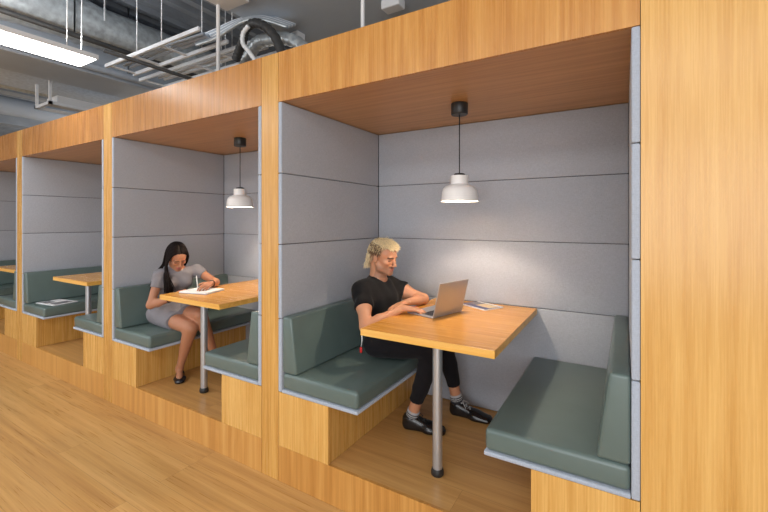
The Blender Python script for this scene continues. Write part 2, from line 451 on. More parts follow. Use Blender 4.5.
def quad_thing(name, label, cat, corners, z, h, layers, mats):
    """flat printed object: page block plus cover/print patches given in unit coordinates of the quad"""
    c = [Vector((x, y, 0)) for x, y in corners]; mid = sum(c, Vector()) / 4
    t = thing(name, label, cat, (mid.x, mid.y, z))
    def P(u, v, zz):
        p = c[0] * (1 - u) * (1 - v) + c[1] * u * (1 - v) + c[2] * u * v + c[3] * (1 - u) * v - mid
        return (p.x, p.y, zz)
    for nm, (u0, u1, v0, v1), (z0, z1), mt in layers:
        vs = [P(u, v, zz) for zz in (z0, z1) for v in (v0, v1) for u in (u0, u1)]
        me = bpy.data.meshes.new(nm)
        me.from_pydata(vs, [], [(0, 2, 3, 1), (4, 5, 7, 6), (0, 1, 5, 4), (2, 6, 7, 3), (0, 4, 6, 2), (1, 3, 7, 5)])
        finish(nm, me, M[mt], t)
    return t
# corners: left, front, right, back
quad_thing('magazine', 'navy covered magazine lying flat on the table beyond the laptop', 'magazine',
           [(-0.985, 0.95), (-0.785, 0.842), (-0.705, 0.990), (-0.905, 1.085)], Z_T + 0.001, 0.01,
           [('pages', (0, 1, 0, 1), (0, 0.0085), 'paper'), ('cover', (0.01, 0.99, 0.01, 0.85), (0.0086, 0.0096), 'navy'),
            ('cover_picture', (0.40, 0.97, 0.28, 0.80), (0.0097, 0.0101), 'print'), ('cover_band', (0.05, 0.38, 0.35, 0.8), (0.0097, 0.0101), 'greyink')], M)
quad_thing('notebook', 'open white paper pad the woman is writing in', 'notebook',
           [(-3.125, 0.190), (-2.870, 0.262), (-2.925, 0.470), (-3.180, 0.405)], Z_T + 0.001, 0.01,
           [('cover', (-0.012, 1.012, -0.015, 1.015), (0, 0.002), 'greyink'), ('pages', (0, 1, 0, 1), (0.0021, 0.013), 'paper'),
            ('ruled_lines', (0.52, 0.94, 0.1, 0.12), (0.0131, 0.0133), 'greyink')], M)
quad_thing('magazine', 'open printed magazine lying on an empty booth bench', 'magazine',
           [(-5.60, 0.06), (-5.27, 0.10), (-5.30, 0.34), (-5.63, 0.29)], Z_CUSH + 0.0012, 0.01,
           [('pages', (0, 1, 0, 1), (0, 0.006), 'paper'), ('printed_picture', (0.06, 0.45, 0.1, 0.5), (0.0061, 0.0066), 'greyink'),
            ('printed_text', (0.56, 0.92, 0.15, 0.85), (0.0061, 0.0066), 'greyink')], M)

# ------------------------------------------------------------------ figures (signed distance bodies, meshed with surface nets)
def V3(*a): return np.array(a, dtype=np.float32)
def unit(v): v = np.asarray(v, dtype=np.float64); return v / np.linalg.norm(v)
class SDF:
    def __init__(s, lo, hi, h):
        s.h = h; s.lo = np.array(lo, dtype=np.float32)
        s.n = [int(math.ceil((b - a) / h)) + 1 for a, b in zip(lo, hi)]
        s.ax = [s.lo[i] + np.arange(s.n[i], dtype=np.float32) * h for i in range(3)]
        s.D = np.full(s.n, 0.3, dtype=np.float32)
    def _sl(s, lo, hi):
        r = []
        for i in range(3):
            a = max(0, int(math.floor((lo[i] - s.lo[i]) / s.h))); b = min(s.n[i], int(math.ceil((hi[i] - s.lo[i]) / s.h)) + 1)
            if b <= a: return None
            r.append(slice(a, b))
        return tuple(r)
    def _grid(s, sl):
        return (s.ax[0][sl[0]][:, None, None], s.ax[1][sl[1]][None, :, None], s.ax[2][sl[2]][None, None, :])
    def _merge(s, sl, d, k, op):
        D = s.D[sl]
        if op == 'add':
            if k > 0:
                hh = np.maximum(k - np.abs(D - d), 0) / k; s.D[sl] = np.minimum(D, d) - hh * hh * k * 0.25
            else: s.D[sl] = np.minimum(D, d)
        else:
            d = -d
            if k > 0:
                hh = np.maximum(k - np.abs(D - d), 0) / k; s.D[sl] = np.maximum(D, d) + hh * hh * k * 0.25
            else: s.D[sl] = np.maximum(D, d)
    def cap(s, a, b, ra, rb=None, k=0.015, op='add', wide=None, ws=1.0):
        """tapered capsule; `wide` = axis along which the section is stretched ws times"""
        rb = ra if rb is None else rb
        a = np.array(a, dtype=np.float32); b = np.array(b, dtype=np.float32)
        m = max(ra, rb) * max(ws, 1) + k + 2 * s.h
        sl = s._sl(np.minimum(a, b) - m, np.maximum(a, b) + m)
        if sl is None: return s
        X, Y, Z = s._grid(sl); ba = b - a; L = float(ba @ ba) + 1e-9
        px, py, pz = X - a[0], Y - a[1], Z - a[2]
        t = np.clip((px * ba[0] + py * ba[1] + pz * ba[2]) / L, 0, 1)
        qx, qy, qz = px - t * ba[0], py - t * ba[1], pz - t * ba[2]
        q2 = qx * qx + qy * qy + qz * qz
        if wide is not None:
            w = unit(wide); qw = qx * w[0] + qy * w[1] + qz * w[2]
            q2 = np.maximum(q2 - qw * qw, 0) + (qw / ws) ** 2
        d = np.sqrt(q2) - (ra + (rb - ra) * t)
        s._merge(sl, d, k, op); return s
    def ell(s, c, r, R=None, k=0.01, op='add'):
        c = np.array(c, dtype=np.float32); R = np.eye(3) if R is None else R; r = [float(x) for x in r]
        m = max(r) + k + 2 * s.h; sl = s._sl(c - m, c + m)
        if sl is None: return s
        X, Y, Z = s._grid(sl); px, py, pz = X - c[0], Y - c[1], Z - c[2]
        q = [px * R[0, i] + py * R[1, i] + pz * R[2, i] for i in range(3)]
        k0 = np.sqrt(sum((q[i] / r[i]) ** 2 for i in range(3))); k1 = np.sqrt(sum((q[i] / r[i] ** 2) ** 2 for i in range(3))) + 1e-6
        s._merge(sl, k0 * (k0 - 1) / k1, k, op); return s
    def plane(s, p, n, k=0.0):
        """keep the side opposite n"""
        n = unit(n); X, Y, Z = s._grid((slice(None),) * 3)
        d = (X - p[0]) * n[0] + (Y - p[1]) * n[1] + (Z - p[2]) * n[2]
        s.D = np.maximum(s.D, d.astype(np.float32)); return s
    def plane_near(s, p, n, rad):
        """cut only inside a ball around p (sleeve and trouser ends)"""
        p = np.array(p, dtype=np.float32); sl = s._sl(p - rad, p + rad)
        X, Y, Z = s._grid(sl); n = unit(n)
        d = (X - p[0]) * n[0] + (Y - p[1]) * n[1] + (Z - p[2]) * n[2]
        rr = np.sqrt((X - p[0]) ** 2 + (Y - p[1]) ** 2 + (Z - p[2]) ** 2) - rad
        s.D[sl] = np.maximum(s.D[sl], np.minimum(d, -rr)); return s
    def wrinkle(s, amp, f, seed=0):
        r = np.random.default_rng(seed); X, Y, Z = s._grid((slice(None),) * 3); w = 0
        for i in range(5):
            v = r.normal(size=3); v = v / np.linalg.norm(v) * f * (0.6 + 0.9 * r.random())
            w = w + np.sin(X * v[0] + Y * v[1] + Z * v[2] + r.random() * 6 + 1.3 * np.sin(X * v[2] * .5 + Z * v[0] * .5))
        s.D = s.D + (amp / 2.2) * w.astype(np.float32); return s
    def mesh(s):
        D = s.D; I = D < 0; n = D.shape
        c = np.zeros((n[0] - 1, n[1] - 1, n[2] - 1), dtype=np.int8)
        for dx in (0, 1):
            for dy in (0, 1):
                for dz in (0, 1): c += I[dx:n[0] - 1 + dx, dy:n[1] - 1 + dy, dz:n[2] - 1 + dz]
        act = (c > 0) & (c < 8); idx = np.argwhere(act)
        ids = np.full(act.shape, -1, dtype=np.int32); ids[act] = np.arange(len(idx))
        cor = {}
        for dx in (0, 1):
            for dy in (0, 1):
                for dz in (0, 1): cor[(dx, dy, dz)] = D[idx[:, 0] + dx, idx[:, 1] + dy, idx[:, 2] + dz]
        acc = np.zeros((len(idx), 3)); cnt = np.zeros(len(idx))
        for a in cor:
            for ax in range(3):
                if a[ax]: continue
                b = list(a); b[ax] = 1; b = tuple(b); va, vb = cor[a], cor[b]
                m = (va < 0) != (vb < 0); t = np.where(m, va / np.where(m, va - vb, 1), 0)
                p = np.array(a, dtype=float)[None, :] + np.zeros((len(idx), 3)); p[:, ax] += t
                acc += p * m[:, None]; cnt += m
        vs = (idx + acc / cnt[:, None]) * s.h + s.lo
        F = []
        for ax in range(3):
            sl0 = [slice(None)] * 3; sl1 = [slice(None)] * 3; sl0[ax] = slice(0, n[ax] - 1); sl1[ax] = slice(1, n[ax])
            A = I[tuple(sl0)]; B = I[tuple(sl1)]; o = [i for i in range(3) if i != ax]
            E = np.argwhere(A != B); E = E[(E[:, o[0]] > 0) & (E[:, o[1]] > 0) & (E[:, o[0]] < n[o[0]] - 1) & (E[:, o[1]] < n[o[1]] - 1)]
            q = []
            for du, dv in ((-1, -1), (0, -1), (0, 0), (-1, 0)):
                e = E.copy(); e[:, o[0]] += du; e[:, o[1]] += dv; q.append(ids[e[:, 0], e[:, 1], e[:, 2]])
            q = np.stack(q, 1); fl = A[E[:, 0], E[:, 1], E[:, 2]]
            if ax == 1: fl = ~fl
            q[~fl] = q[~fl][:, ::-1]; F.append(q)
        F = np.concatenate(F); F = F[(F >= 0).all(1)]
        return vs.astype(np.float32), F.astype(np.int32)
def sdf_obj(name, sdf, mat, colf, origin, parent=None, relax=2):
    vs, F = sdf.mesh()
    # light relaxation
    if relax:
        nb = np.zeros_like(vs, dtype=np.float64); ct = np.zeros(len(vs))
        for _ in range(relax):
            nb[:] = 0; ct[:] = 0
            for i in range(4):
                np.add.at(nb, F[:, i], vs[F[:, (i + 1) % 4]]); np.add.at(ct, F[:, i], 1)
                np.add.at(nb, F[:, i], vs[F[:, (i + 3) % 4]]); np.add.at(ct, F[:, i], 1)
            vs = (0.5 * vs + 0.5 * nb / ct[:, None]).astype(np.float32)
    C = colf(vs) if callable(colf) else np.tile(np.array(colf, dtype=np.float32), (len(vs), 1))
    me = bpy.data.meshes.new(name); me.vertices.add(len(vs)); me.vertices.foreach_set('co', (vs - np.array(origin, dtype=np.float32)).ravel())
    me.loops.add(F.size); me.loops.foreach_set('vertex_index', F.ravel())
    me.polygons.add(len(F)); me.polygons.foreach_set('loop_start', np.arange(0, F.size, 4, dtype=np.int32))
    me.update(calc_edges=True)
    ca = me.color_attributes.new('Col', 'FLOAT_COLOR', 'POINT')
    ca.data.foreach_set('color', np.concatenate([C, np.ones((len(C), 1))], 1).astype(np.float32).ravel())
    me.validate()
    return finish(name, me, mat, parent, None if parent else origin, smooth=True)

def head_frame(yaw, pitch, roll=0.0):
    """columns: forward, left, up; yaw about z from +x, pitch down positive"""
    cy, sy = math.cos(yaw), math.sin(yaw); Rz = np.array([[cy, -sy, 0], [sy, cy, 0], [0, 0, 1]])
    cp, sp = math.cos(pitch), math.sin(pitch); Ry = np.array([[cp, 0, sp], [0, 1, 0], [-sp, 0, cp]])
    cr, sr = math.cos(roll), math.sin(roll); Rx = np.array([[1, 0, 0], [0, cr, -sr], [0, sr, cr]])
    return Rz @ Ry @ Rx
def add_head(s, c, R, sc=1.0, male=True):
    c = np.array(c, dtype=float)
    P = lambda x, y, z: c + sc * (R @ np.array([x, y, z]))
    E = lambda p, r, k=0.01, op='add': s.ell(P(*p), [q * sc for q in r], R, k * sc, op)
    C = lambda a, b, ra, rb, k=0.008, op='add': s.cap(P(*a), P(*b), ra * sc, rb * sc, k * sc, op)
    E((-0.016, 0, 0.036), (0.097, 0.075, 0.082), 0.0)
    E((0.040, 0, 0.030), (0.052, 0.060, 0.062), 0.03)
    E((0.034, 0, -0.030), (0.056, 0.057, 0.074), 0.02)
    jw = 1.0 if male else 0.88
    for sg in (-1, 1):
        C((-0.004, sg * 0.056 * jw, -0.040), (0.020, sg * 0.050 * jw, -0.074), 0.017, 0.016, 0.02)
        C((0.020, sg * 0.050 * jw, -0.074), (0.074, sg * 0.014, -0.098), 0.016, 0.015, 0.02)
        E((0.062, sg * 0.042, -0.022), (0.022, 0.020, 0.018), 0.018)
    E((0.080, 0, -0.096), (0.015, 0.019, 0.014), 0.018)
    E((0.074, 0, -0.068), (0.021, 0.030, 0.024), 0.015)          # muzzle
    for sg in (-1, 1):
        E((0.086, sg * 0.026, 0.018), (0.010, 0.024, 0.008), 0.012)   # brow ridge
        E((0.099, sg * 0.032, -0.003), (0.014, 0.018, 0.012), 0.010, 'sub')   # socket
        E((0.076, sg * 0.032, -0.003), (0.0128, 0.0150, 0.0120), 0.003)       # lidded eye
    C((0.090, 0, 0.010), (0.110, 0, -0.030), 0.0075, 0.0105, 0.010)
    E((0.113, 0, -0.036), (0.010, 0.010, 0.009), 0.006)
    for sg in (-1, 1): E((0.102, sg * 0.011, -0.040), (0.010, 0.007, 0.007), 0.006)
    E((0.093, 0, -0.0625), (0.0085, 0.022, 0.0045), 0.004)
    E((0.092, 0, -0.0730), (0.0085, 0.019, 0.0055), 0.004)
    C((0.102, -0.020, -0.0675), (0.102, 0.020, -0.0675), 0.0015, 0.0015, 0.003, 'sub')
    for sg in (-1, 1):
        E((-0.006, sg * 0.078, -0.008), (0.017, 0.009, 0.031), 0.006)
        E((0.000, sg * 0.088, -0.006), (0.009, 0.006, 0.018), 0.004, 'sub')
    return P
def head_colors(vs, base, c, R, sc, male):
    """brows, lips, stubble and lash line as skin colour"""
    L = ((vs - np.array(c)) @ R) / sc
    C = np.tile(np.array(base, dtype=np.float32), (len(vs), 1))
    x, y, z = L[:, 0], L[:, 1], L[:, 2]
    near = (np.abs(x) < 0.14) & (np.abs(y) < 0.10) & (np.abs(z) < 0.14)
    def put(m, cc, a):
        m = np.clip(m, 0, 1)[:, None] * a * near[:, None]; C[:] = C * (1 - m) + np.array(cc) * m
    warm = np.exp(-(((np.abs(y) - .042) / .02) ** 2 + ((z + .028) / .02) ** 2)) * (x > .03)
    put(warm, (0.62, 0.24, 0.17), 0.14)
    if male:
        st = (z < -0.048) & (x > -0.01)
        put(np.where(st, np.clip((-0.045 - z) / 0.02, 0, 1), 0), (0.20, 0.11, 0.075), 0.50)
        mo = np.exp(-((z + .052) / .006) ** 2) * (x > .08) * (np.abs(y) < .03)
        put(mo * 1.3, (0.09, 0.05, 0.035), 0.8)
        put(np.exp(-((z + .092) / .012) ** 2) * (x > .075) * (np.abs(y) < .022), (0.2, 0.11, 0.07), 0.5)
    lips = ((z < -0.0575) & (z > -0.080) & (x > 0.085) & (np.abs(y) < 0.023)).astype(float)
    put(lips, (0.45, 0.16, 0.13) if male else (0.50, 0.13, 0.13), 0.75)
    ay = np.abs(y)
    br = np.exp(-((z - (0.018 - 6.0 * (ay - .03) ** 2)) / .0045) ** 2) * ((ay > .010) & (ay < .052) & (x > .045))
    put(br * 1.4, (0.035, 0.02, 0.012), 0.9)
    ey = np.exp(-((z + 0.0045) / .0034) ** 2) * ((ay > .019) & (ay < .047) & (x > .06))
    put(ey * 1.5, (0.02, 0.012, 0.01), 0.92)
    sh = np.exp(-((z - 0.004) / .009) ** 2 - ((ay - .032) / .016) ** 2) * (x > .06)
    put(sh, (0.28, 0.13, 0.09), 0.35)
    return C
def add_hand(s, wrist, d, n, thumb, curl=0.35, sc=1.0, spread=0.10, curls=None, tcurl=0.3):
    """wrist point, finger direction d, back-of-hand normal n, thumb side direction"""
    d = unit(d); n = unit(np.array(n) - d * np.dot(n, d)); t = np.cross(n, d); t = t if np.dot(t, thumb) > 0 else -t
    w = np.array(wrist, dtype=float); sc = float(sc)
    offs = (0.026, 0.009, -0.008, -0.024); pal = (0.088, 0.092, 0.087, 0.079)
    lens = ((.040, .025, .020), (.044, .029, .021), (.041, .027, .021), (.032, .020, .018)); rr = (.0086, .0088, .0084, .0075)
    curls = curls or [curl, curl * 1.1, curl * 1.2, curl * 1.3]
    tips = []
    for i in range(4):
        kn = w + sc * (d * pal[i] + t * offs[i])
        s.cap(w + sc * (t * offs[i] * 0.55 + d * 0.008), kn, 0.0145 * sc, 0.0108 * sc, 0.014 * sc)
        dr = unit(d + t * spread * (offs[i] / 0.026)); p = kn; ang = 0
        for j in range(3):
            ang += curls[i] * (0.8, 1.1, 0.8)[j]
            dd = dr * math.cos(ang) - n * math.sin(ang); q = p + sc * lens[i][j] * dd
            s.cap(p, q, rr[i] * sc * (1.04, .97, .90)[j], rr[i] * sc * (.97, .90, .80)[j], 0.003 * sc); p = q
        tips.append(p)
    b = w + sc * (d * 0.022 + t * 0.020 - n * 0.004)
    t1 = b + sc * 0.040 * unit(d * 0.65 + t * 0.75 - n * 0.15)
    t2 = t1 + sc * 0.032 * unit(d * 0.92 + t * (0.40 - tcurl) - n * 0.2)
    t3 = t2 + sc * 0.026 * unit(d * 0.95 + t * (0.15 - tcurl) - n * 0.3)
    s.cap(b, t1, 0.0165 * sc, 0.012 * sc, 0.014 * sc); s.cap(t1, t2, 0.0112 * sc, 0.0098 * sc, 0.003 * sc); s.cap(t2, t3, 0.0098 * sc, 0.0082 * sc, 0.003 * sc)
    return tips, (t1, t2, t3)
def add_leg(s, hip, knee, ank, r=(0.082, 0.056, 0.052, 0.035), cal=0.0, g=0.0, k=0.03):
    hip, knee, ank = (np.array(v, dtype=float) for v in (hip, knee, ank))
    s.cap(hip, knee, r[0] + g, r[1] + g, k); s.cap(knee, ank, r[2] + g, r[3] + g, 0.02)
    back = unit(np.cross(np.cross(knee - hip, ank - knee), ank - knee)); 
    if np.dot(back, hip - knee) < 0: back = -back
    m = knee + (ank - knee) * 0.30 + back * 0.014
    s.cap(knee + (ank - knee) * 0.14 + back * 0.006, knee + (ank - knee) * 0.55 + back * 0.008, r[2] * 0.88 + g + cal, r[3] * 1.05 + g, 0.03)
def shoe(name, heel, toe, up, mat, colr, origin, parent, width=0.044, low=False, hgt=0.055, h=0.0035):
    heel = np.array(heel, dtype=float); toe = np.array(toe, dtype=float); f = unit(toe - heel); up = unit(np.array(up) - f * np.dot(up, f)); sd = np.cross(up, f)
    L = np.linalg.norm(toe - heel)
    lo = np.minimum(heel, toe) - 0.16; hi = np.maximum(heel, toe) + 0.16
    s = SDF(lo, hi, h)
    a = heel + f * 0.035; m = heel + f * L * 0.55; b = heel + f * (L - 0.042)
    s.cap(a + up * 0.020, m + up * 0.018, 0.030, 0.028, 0.0, wide=sd, ws=1.18)
    s.cap(m + up * 0.018, b + up * 0.014, 0.028, 0.021, 0.02, wide=sd, ws=1.75)
    if not low:
        s.cap(a + up * 0.035, a + up * (hgt + 0.012), 0.034, 0.033, 0.02, wide=f, ws=1.12)
        s.cap(a + up * 0.066 + f * 0.025, m + up * 0.030 + f * 0.02, 0.034, 0.028, 0.03, wide=sd, ws=1.15)
        s.cap(m + up * 0.024 + f * .02, b + up * 0.016, 0.028, 0.022, 0.03, wide=sd, ws=1.5)
    else:
        s.cap(a + up * 0.026, a + up * 0.040, 0.031, 0.030, 0.015)
        s.ell(heel + f * L * 0.46 + up * 0.062, [L * 0.25, 0.030, 0.036], np.stack([f, sd, up], 1), 0.008, 'sub')
    # sole and heel block
    s.plane(heel + up * 0.0015, -up)
    C0 = np.array(colr, dtype=np.float32)
    def cf(vs):
        z = (vs - heel) @ up; c = np.tile(C0, (len(vs), 1)); c[z < 0.012] *= 0.45; return c
    return sdf_obj(name, s, mat, cf, origin, parent, relax=1), (f, up, sd, a, m, b)

# ---------------------------------------------------------------- the man
def build_man():
    O = (-1.42, 0.60, Z_CUSH)
    hipN, hipF = (-1.415, 0.515, 0.755), (-1.40, 0.70, 0.755)
    knN, knF = (-1.030, 0.56, 0.785), (-1.085, 0.84, 0.790)
    anN, anF = (-1.190, 0.595, 0.315), (-1.015, 0.925, 0.335)
    pel = (-1.42, 0.605, 0.775); waist = (-1.425, 0.60, 0.90); chest = (-1.445, 0.60, 1.045); nb = (-1.468, 0.603, 1.165)
    shN, shF = (-1.480, 0.435, 1.118), (-1.455, 0.745, 1.108)
    elN, elF = (-1.350, 0.278, 0.932), (-1.222, 0.825, 1.024)
    wrN, wrF = (-1.205, 0.490, 1.022), (-1.255, 0.640, 1.030)
    hc = np.array((-1.414, 0.590, 1.332)); R = head_frame(math.radians(-5), math.radians(13), math.radians(2)); hs = 0.97
    W = unit(np.array(shF) - np.array(shN))
    def torso(s, g, k=0.03):
        s.cap(pel, waist, 0.088 + g, 0.080 + g, k, wide=W, ws=1.55)
        s.cap(waist, chest, 0.080 + g, 0.094 + g, 0.05, wide=W, ws=1.58)
        s.cap(chest, (-1.463, 0.603, 1.105), 0.094 + g, 0.070 + g, 0.05, wide=W, ws=1.75)
        s.cap(shN, shF, 0.047 + g, 0.047 + g, 0.06)
        s.cap((-1.47, 0.52, 1.150), nb, 0.030 + g, 0.042 + g, 0.04); s.cap((-1.455, 0.69, 1.150), nb, 0.030 + g, 0.042 + g, 0.04)
    def arms_up(s, g, k=0.03):
        for sh, el in ((shN, elN), (shF, elF)):
            s.cap(sh, el, 0.050 + g, 0.037 + g, k)
            mid = np.array(sh) * .55 + np.array(el) * .45; s.ell(mid, (0.047 + g, 0.045 + g, 0.055 + g), None, 0.03)
    s = SDF((-1.60, 0.18, 0.20), (-0.72, 1.04, 1.50), 0.004)
    torso(s, -0.004); arms_up(s, 0)
    for el, wr in ((elN, wrN), (elF, wrF)):
        el_, wr_ = np.array(el), np.array(wr)
        s.cap(el, el_ * .65 + wr_ * .35, 0.034, 0.034, 0.02); s.cap(el_ * .65 + wr_ * .35, wr, 0.034, 0.022, 0.02)
    s.cap(nb, hc + R @ np.array((-0.030, 0, -0.055)), 0.057, 0.054, 0.03)
    s.cap(np.array(nb) + (0.01, 0, 0), hc + R @ np.array((0.0, 0, -0.075)), 0.045, 0.042, 0.02)
    add_leg(s, hipN, knN, anN); add_leg(s, hipF, knF, anF)
    for an, he, to in ((anN, (-1.255, 0.580), (-0.965, 0.645)), (anF, (-1.060, 0.925), (-0.750, 0.935))):
        hh = np.array((*he, Z_STEP)); ff = np.array((*to, Z_STEP)) - hh
        s.cap(an, hh + ff * 0.22 + V3(0, 0, 0.055), 0.034, 0.026, 0.02); s.cap(hh + ff * 0.22 + V3(0, 0, 0.045), hh + ff * 0.78 + V3(0, 0, 0.022), 0.022, 0.012, 0.01)
    add_head(s, hc, R, hs, True)
    add_hand(s, wrN, (0.93, 0.36, -0.06), (0.0, 0.05, 1), (-.3, 1, 0), 0.30, 0.98)
    add_hand(s, wrF, (-0.22, -0.96, -0.07), (-0.1, 0.0, 1), (-1, .4, 0), 0.16, 0.92)
    skin = (0.53, 0.255, 0.145)
    def cf(vs):
        C = head_colors(vs, skin, hc, R, hs, True)
        L = ((vs - hc) @ R)
        sc_ = (L[:, 2] > 0.055 + 0.3 * np.maximum(L[:, 0] - .02, 0)) | ((L[:, 0] < -0.03) & (L[:, 2] > -0.02))
        return C
    body = sdf_obj('person', s, M['skin'], cf, O)
    tag(body, 'young man with bleached curly hair, black shirt and trousers, typing on the laptop', 'person')
    # shirt
    s = SDF((-1.62, 0.20, 0.78), (-1.22, 0.97, 1.26), 0.0045)
    torso(s, 0.008); arms_up(s, 0.008, 0.055)
    for sh, el, f in ((shN, elN, 0.50), (shF, elF, 0.44)):
        a, b = np.array(sh), np.array(el); p = a + (b - a) * f; s.plane_near(p + unit(b - a) * 0.10, b - a, 0.0001)
        e = SDF.plane_near(s, p, b - a, 0.001) if False else None
        # cut everything past the sleeve hem
        sl = s._sl(p - 0.17, p + 0.17); X, Y, Z = s._grid(sl); nn = unit(b - a)
        d = (X - p[0]) * nn[0] + (Y - p[1]) * nn[1] + (Z - p[2]) * nn[2]
        q = [X - p[0] - d * nn[0], Y - p[1] - d * nn[1], Z - p[2] - d * nn[2]]
        rad = np.sqrt(q[0] ** 2 + q[1] ** 2 + q[2] ** 2) - 0.085
        s.D[sl] = np.maximum(s.D[sl], np.minimum(d, -rad))
    s.ell(np.array(nb) + (0.016, 0, 0.030), (0.066, 0.068, 0.030), head_frame(0, 0.35), 0.004, 'sub')
    s.plane((0, 0, 0.805), (0, 0, -1)); s.wrinkle(0.0026, 62, 3)
    sdf_obj('t_shirt', s, M['cloth'], (0.009, 0.009, 0.010), O, body)
    # trousers
    s = SDF((-1.60, 0.38, 0.34), (-0.90, 1.02, 0.90), 0.0045)
    s.cap(pel, (-1.42, 0.60, 0.84), 0.094, 0.086, 0.03, wide=(0, 1, 0), ws=1.5)
    for hip, kn, an in ((hipN, knN, anN), (hipF, knF, anF)):
        h_, k_, a_ = (np.array(v) for v in (hip, kn, an)); e = k_ + (a_ - k_) * 0.86
        s.cap(h_, k_, 0.092, 0.068, 0.03); s.cap(k_, e, 0.066, 0.047, 0.02)
    s.wrinkle(0.003, 48, 8)
    for kn, an, f in ((knN, anN, 0.80), (knF, anF, 0.80)):
        k_, a_ = np.array(kn), np.array(an); p = k_ + (a_ - k_) * f; n = unit(a_ - k_)
        sl = s._sl(p - 0.1, p + 0.1); X, Y, Z = s._grid(sl); d = (X - p[0]) * n[0] + (Y - p[1]) * n[1] + (Z - p[2]) * n[2]
        s.D[sl] = np.maximum(s.D[sl], d)
    s.plane((0, 0, 0.667), (0, 0, -1)) if False else None
    tr = sdf_obj('trousers', s, M['cloth'], (0.012, 0.011, 0.013), O, body, relax=4)
    # shoes, socks
    for nm, he, to, an in (('near', (-1.255, 0.580, Z_STEP + .001), (-0.965, 0.645, Z_STEP + .001), anN), ('far', (-1.060, 0.925, Z_STEP + .001), (-0.750, 0.935, Z_STEP + .001), anF)):
        ob, (f, up, sd, a, m, b) = shoe('shoe', he, to, (0, 0, 1), M['shoe'], (0.009, 0.009, 0.010), O, body)
        paths = []
        for i in range(4):
            t = i / 3.0; c0 = a + f * (0.052 + 0.070 * t) + up * (0.101 - 0.038 * t)
            for sg in (-1, 1):
                paths.append([tuple(c0 + sd * (-0.024 * sg) - up * .007), tuple(c0 + f * .008 + up * 0.002), tuple(c0 + f * 0.018 + sd * (0.024 * sg) - up * .009)])
        c0 = a + f * 0.056 + up * 0.104
        for sg in (-1, 1):
            paths.append([tuple(c0 + sd * sg * r_ * 0.03 * math.cos(w_) + f * 0.014 * math.sin(w_) + up * .003 - up * .01 * r_) for r_, w_ in ((.1, 0), (.8, .9), (1.1, 0), (.8, -.9), (.1, 0))])
            paths.append([tuple(c0 + up * .003), tuple(c0 + sd * sg * .03 + f * .02 - up * .012), tuple(c0 + sd * sg * .04 + f * .035 - up * .03)])
        lc = (0.55, 0.55, 0.55) if nm == 'far' else (0.03, 0.03, 0.03)
        V, F = tubes_data(paths, [0.0021] * len(paths), 5)
        me = bpy.data.meshes.new('laces'); me.from_pydata([tuple(np.array(v) - O) for v in V], [], F)
        ca = me.color_attributes.new('Col', 'FLOAT_COLOR', 'POINT'); ca.data.foreach_set('color', [*lc, 1.0] * len(V))
        finish('laces', me, M['cloth'], ob, smooth=True)
        an_ = np.array(an, dtype=float); kn_ = np.array(knN if nm == 'near' else knF, dtype=float); u = unit(kn_ - an_)
        s = SDF(an_ - 0.13, an_ + 0.13, 0.0035); s.cap(an_ - u * 0.03, an_ + u * 0.022, 0.0435, 0.0425, 0); s.plane(an_ + u * 0.030, u)
        def sock_c(vs, an_=an_, u=u):
            t = (vs - an_) @ u; c = np.tile(np.array((0.03, 0.03, 0.035), dtype=np.float32), (len(vs), 1))
            c[(t > 0.016)] = (0.42, 0.42, 0.44); c[(t > 0.002) & (t < 0.008)] = (0.5, 0.5, 0.5); c[(t > -.010) & (t < -0.005)] = (0.4, 0.4, 0.4); return c
        sdf_obj('sock', s, M['cloth'], sock_c, O, body, relax=1)
    # hair: dark faded cap + bleached curls on top and at the nape
    P = lambda x, y, z: hc + hs * (R @ np.array([x, y, z]))
    s = SDF(hc - 0.17, hc + 0.17, 0.0035)
    s.ell(P(-0.020, 0, 0.042), (0.104 * hs, 0.0805 * hs, 0.086 * hs), R, 0)
    s.cap(P(-0.078, 0, 0.02), P(-0.070, 0, -0.055), 0.030, 0.026, 0.03, wide=R[:, 1], ws=1.9)
    s.ell(P(0.085, 0, -0.030), (0.075, 0.12, 0.090), R, 0.01, 'sub')
    for sg in (-1, 1): s.ell(P(-0.004, sg * 0.085, -0.022), (0.030, 0.03, 0.046), R, 0.008, 'sub')
    s.wrinkle(0.002, 260, 4)
    def hc_col(vs):
        L = ((vs - hc) @ R) / hs; c = np.tile(np.array((0.34, 0.20, 0.125), dtype=np.float32), (len(vs), 1)) 
        top = np.clip((L[:, 2] - 0.050) / 0.045, 0, 1)[:, None]; bk = np.clip((-0.06 - L[:, 0]) / 0.03, 0, 1)[:, None]
        t = np.maximum(top, bk); return c * (1 - t) + np.array((0.60, 0.45, 0.26)) * t
    hair = sdf_obj('hair', s, M['hair'], hc_col, O, body, relax=1)
    paths = []; rads = []; cols = []
    r = np.random.default_rng(5)
    def curl(root, dirn, length, rad, tw, c):
        p = []; a = r.random() * 6.28; d = unit(dirn); u = unit(np.cross(d, (0.3, 0.2, 0.9))); v = np.cross(d, u); n = 7
        for i in range(n):
            t = i / (n - 1); p.append(tuple(root + d * length * t + (u * math.cos(a + tw * t) + v * math.sin(a + tw * t)) * rad * (0.2 + t) - np.array((0, 0, 1)) * 0.012 * t * t))
        paths.append(p); rads.append([0.0021 * (1 - 0.6 * (i / (n - 1)) ** 2) for i in range(n)])
        dk = np.array(c); cols.append([tuple(dk * (0.62 + 0.45 * i / (n - 1))) for i in range(n)])
    blond = (0.86, 0.72, 0.46)
